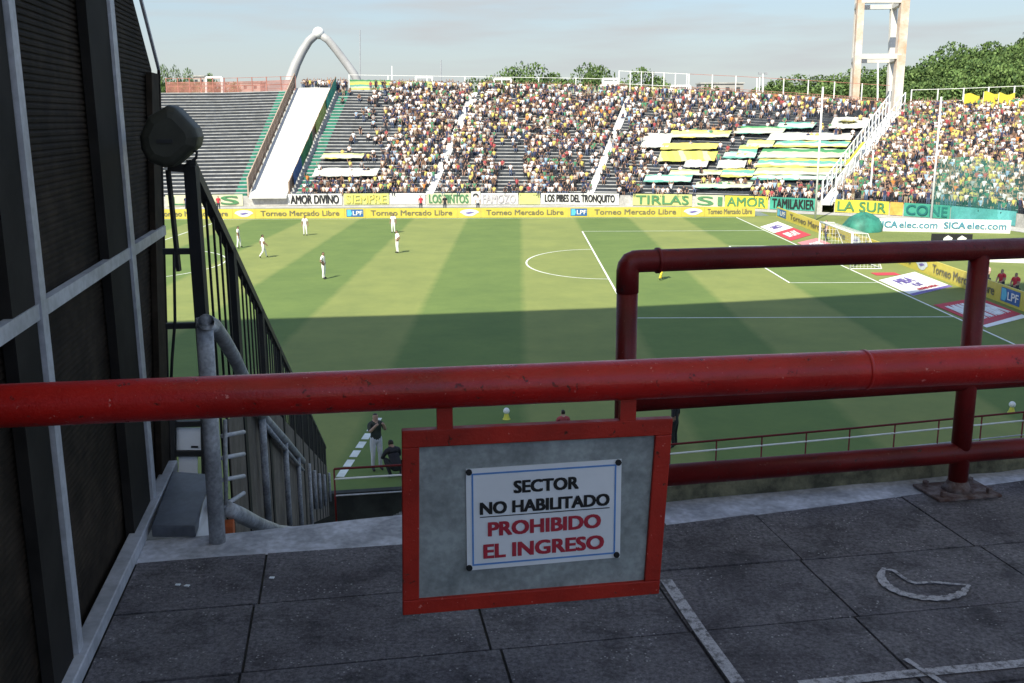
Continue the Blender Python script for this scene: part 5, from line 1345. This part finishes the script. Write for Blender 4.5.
# low plate and white sheet beside the cabin
vp0 = uvz(onz(172,538,FL))[1]; 
zp = on_v(172,526,vp0)[2]
def onzz(x, y, z): return onz(x, y, z)
tl_, tr_, br_, bl_ = onz(172,471,zp), onz(213,474,zp), onz(195,526,zp), onz(151,526,zp)
mb = MB(); mb.prism([tl_, tr_, br_, bl_], Z3, -(zp-FL)+.002); tag(mb.build('floor_box', M['plinth'], bevel=.006), 'low dark sheet metal box on the floor beside the cabin', 'box')
a_, b_, c_ = on_v(195,539,vp0+.02), on_v(219,539,vp0+.04), on_v(213.5,480,vp0+.30)
mb = MB(); mb.prism([a_, b_, on_v(217,500,vp0+.2), c_, on_v(203,503,vp0+.18)], V, .012); tag(mb.build('white_sheet', M['plate']), 'white sheet leaning beside the grey post', 'sheet')
# dark frame with two white panels
vf = vend+3.0
wf = thing('panel_frame', on_v(188,480,vf)*np.array([1,1,0])+Z3*FL, 'dark frame holding two white panels beyond the cabin', 'frame')
for (x0, y0, x1_, y1) in ((176.5,428,201,450),(178.5,456,197.5,474)):
    mb = MB(); mb.prism([on_v(x0,y1,vf), on_v(x1_,y1,vf), on_v(x1_,y0,vf), on_v(x0,y0,vf)], V, .012); w = mb.build('white_panel', M['plate'], wf)
    if y0 < 440:
        k = MB(); k.prism([on_v(191,448,vf-.004), on_v(198,448,vf-.004), on_v(198,446,vf-.004), on_v(191,446,vf-.004)], V, .003); k.build('small_mark', M['ink'], w)
mb = MB()
for x0, y0, x1_, y1 in ((173,416,173,506),(204,416,206,506),(172,424,206,423),(172,453,206,453)): mb.bar(on_v(x0,y0,vf), on_v(x1_,y1,vf), .045)
mb.build('frame', M['black'], wf)

# ------------------------------------------------------------------ near stand below the walkway, stair, roof
ns = thing('main_grandstand', loc(3, 12, 0), 'shaded main grandstand terrace stepping down below the walkway to the near rails', 'grandstand')
NRN = 24; vA0 = 4.75; dv = (21.3-vA0)/NRN; zr = (FL-.35-1.0)/NRN
def tern(u0, u1, name, zoff=0.0, m=None):
    mb = MB()
    for k in range(NRN):
        za = FL-.35-zr*k-zoff; va = vA0+dv*k
        mb.grid([[loc(u0,va,za), loc(u1,va,za)], [loc(u0,va+dv,za), loc(u1,va+dv,za)], [loc(u0,va+dv,za-zr), loc(u1,va+dv,za-zr)]])
    mb.grid([[loc(u0,4.2,FL-.35-zoff), loc(u1,4.2,FL-.35-zoff)], [loc(u0,vA0,FL-.35-zoff), loc(u1,vA0,FL-.35-zoff)]])
    return mb.build(name, m or M['terrace2'], ns)
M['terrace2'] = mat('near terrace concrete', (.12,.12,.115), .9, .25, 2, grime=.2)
tern(.45, 30, 'terrace_steps', .15); tern(-30, UFN-.06, 'terrace_steps', .15)
mb = MB()
for k in range(NRN*2):
    za = FL-.30-(zr/2)*k; va = 4.0+(21.3-4.0)/(NRN*2)*k; dd = (21.3-4.0)/(NRN*2)
    mb.hexa([loc(UFN-.05,va,za-.5), loc(.44,va,za-.5), loc(.44,va+dd,za-.5), loc(UFN-.05,va+dd,za-.5), loc(UFN-.05,va,za), loc(.44,va,za), loc(.44,va+dd,za), loc(UFN-.05,va+dd,za)])
mb.build('stair_flight', M['terrace2'], ns)
# low parapet behind the camera, roof
mb = MB(); mb.prism([loc(-45,-6.2,0), loc(45,-6.2,0), loc(45,-6.2,FL-.1), loc(-45,-6.2,FL-.1)], V, .2); mb.build('rear_wall', M['terrace2'], ns)
HR = 46.0  # unseen roof: edge traced back from the pitch shadow, height raised for skylight
edge = [(-60,-31.0),(-10,-23.8),(17,-20.4),(25.1,-19.35),(34.6,-17.75),(44,-15.5),(51,-13.4),(60,-10.2),(70,-6.0),(84,1.0)]
E_ = [np.array([x-LX*HR, y-LY*HR, HR]) for x, y in edge]; Bk = [np.array([p[0], -108.0, HR+1]) for p in E_]
mb = MB(); mb.grid([E_, Bk]); mb.grid([[p+Z3*.5 for p in E_], [p+Z3*.5 for p in Bk]]); mb.grid([E_, [p+Z3*.5 for p in E_]]); mb.build('roof', M['white'], ns)

# ------------------------------------------------------------------ rails at the foot of the near stand
def lowfence(px, zs, mats, lab, post_px, zmax, dd=None):
    """px: list of (x, y) of the first rail in the picture at height zs[0]"""
    P = [onz(x, y, zs[0]) for x, y in px]; r = thing('pitchside_fence', P[0]*np.array([1,1,0]), lab, 'fence')
    for z, m, rd_ in mats:
        mb = MB(); mb.tube([np.array([p[0], p[1], z]) for p in P], rd_, 8); mb.build('rail', M[m], r, smooth=True)
    return r, P
fx = [(334,469),(402,465),(500,458),(670,444.5),(850,428.5),(1024,412),(1100,405)]
rf, FP = lowfence(fx, [1.95], [(1.95,'darkred',.030),(1.70,'greymetal2' if 0 else 'alum2',.026),(1.28,'alum2',.02)] if 'alum2' in M else [(1.95,'darkred',.030),(1.70,'white',.024),(1.28,'alum',.02)],
                  'low fence of red and white rails along the foot of the near stand', None, 2)
tot = [np.array([p[0], p[1], 0]) for p in FP]
for a, b in zip(tot[:-1], tot[1:]):
    n = max(1, int(round(np.linalg.norm(b-a)/1.3)))
    for i in range(n):
        p = a+(b-a)*i/n; mb = MB(); mb.tube([p, p+Z3*1.95], .022, 8); mb.build('post', M['darkred'], rf, smooth=True)
wl = MB(); W_ = [np.array([p[0]-.1, p[1]+.22, 0]) for p in [onz(100,487,1.95)]+FP[:3]]
wl.grid([W_, [p+Z3*1.25 for p in W_]]); wl.grid([[p+V*.2 for p in W_], [p+V*.2+Z3*1.25 for p in W_]]); wl.grid([[p+Z3*1.25 for p in W_], [p+V*.2+Z3*1.25 for p in W_]])
tag(wl.build('low_wall', M['moss2']), 'low dark wall at the foot of the stairs behind the red and white rails', 'wall')
for (px, py, lab) in ((178,585,'tiny pale paper scrap on the slabs near the cabin, left of two'),(187,586,'tiny pale paper scrap on the slabs near the cabin, right of two'),(272,578,'tiny pale paper scrap on the slab joint in front of the stairs')):
    c = onz(px, py, FL+.004); mb = MB(); a = random.random()*3
    mb.prism([c+.009*np.array([math.cos(a+k)*1.3, math.sin(a+k), 0]) for k in (0,1.4,2.9,4.6)], Z3, .003); tag(mb.build('paper_scrap', M['plate']), lab, 'litter')
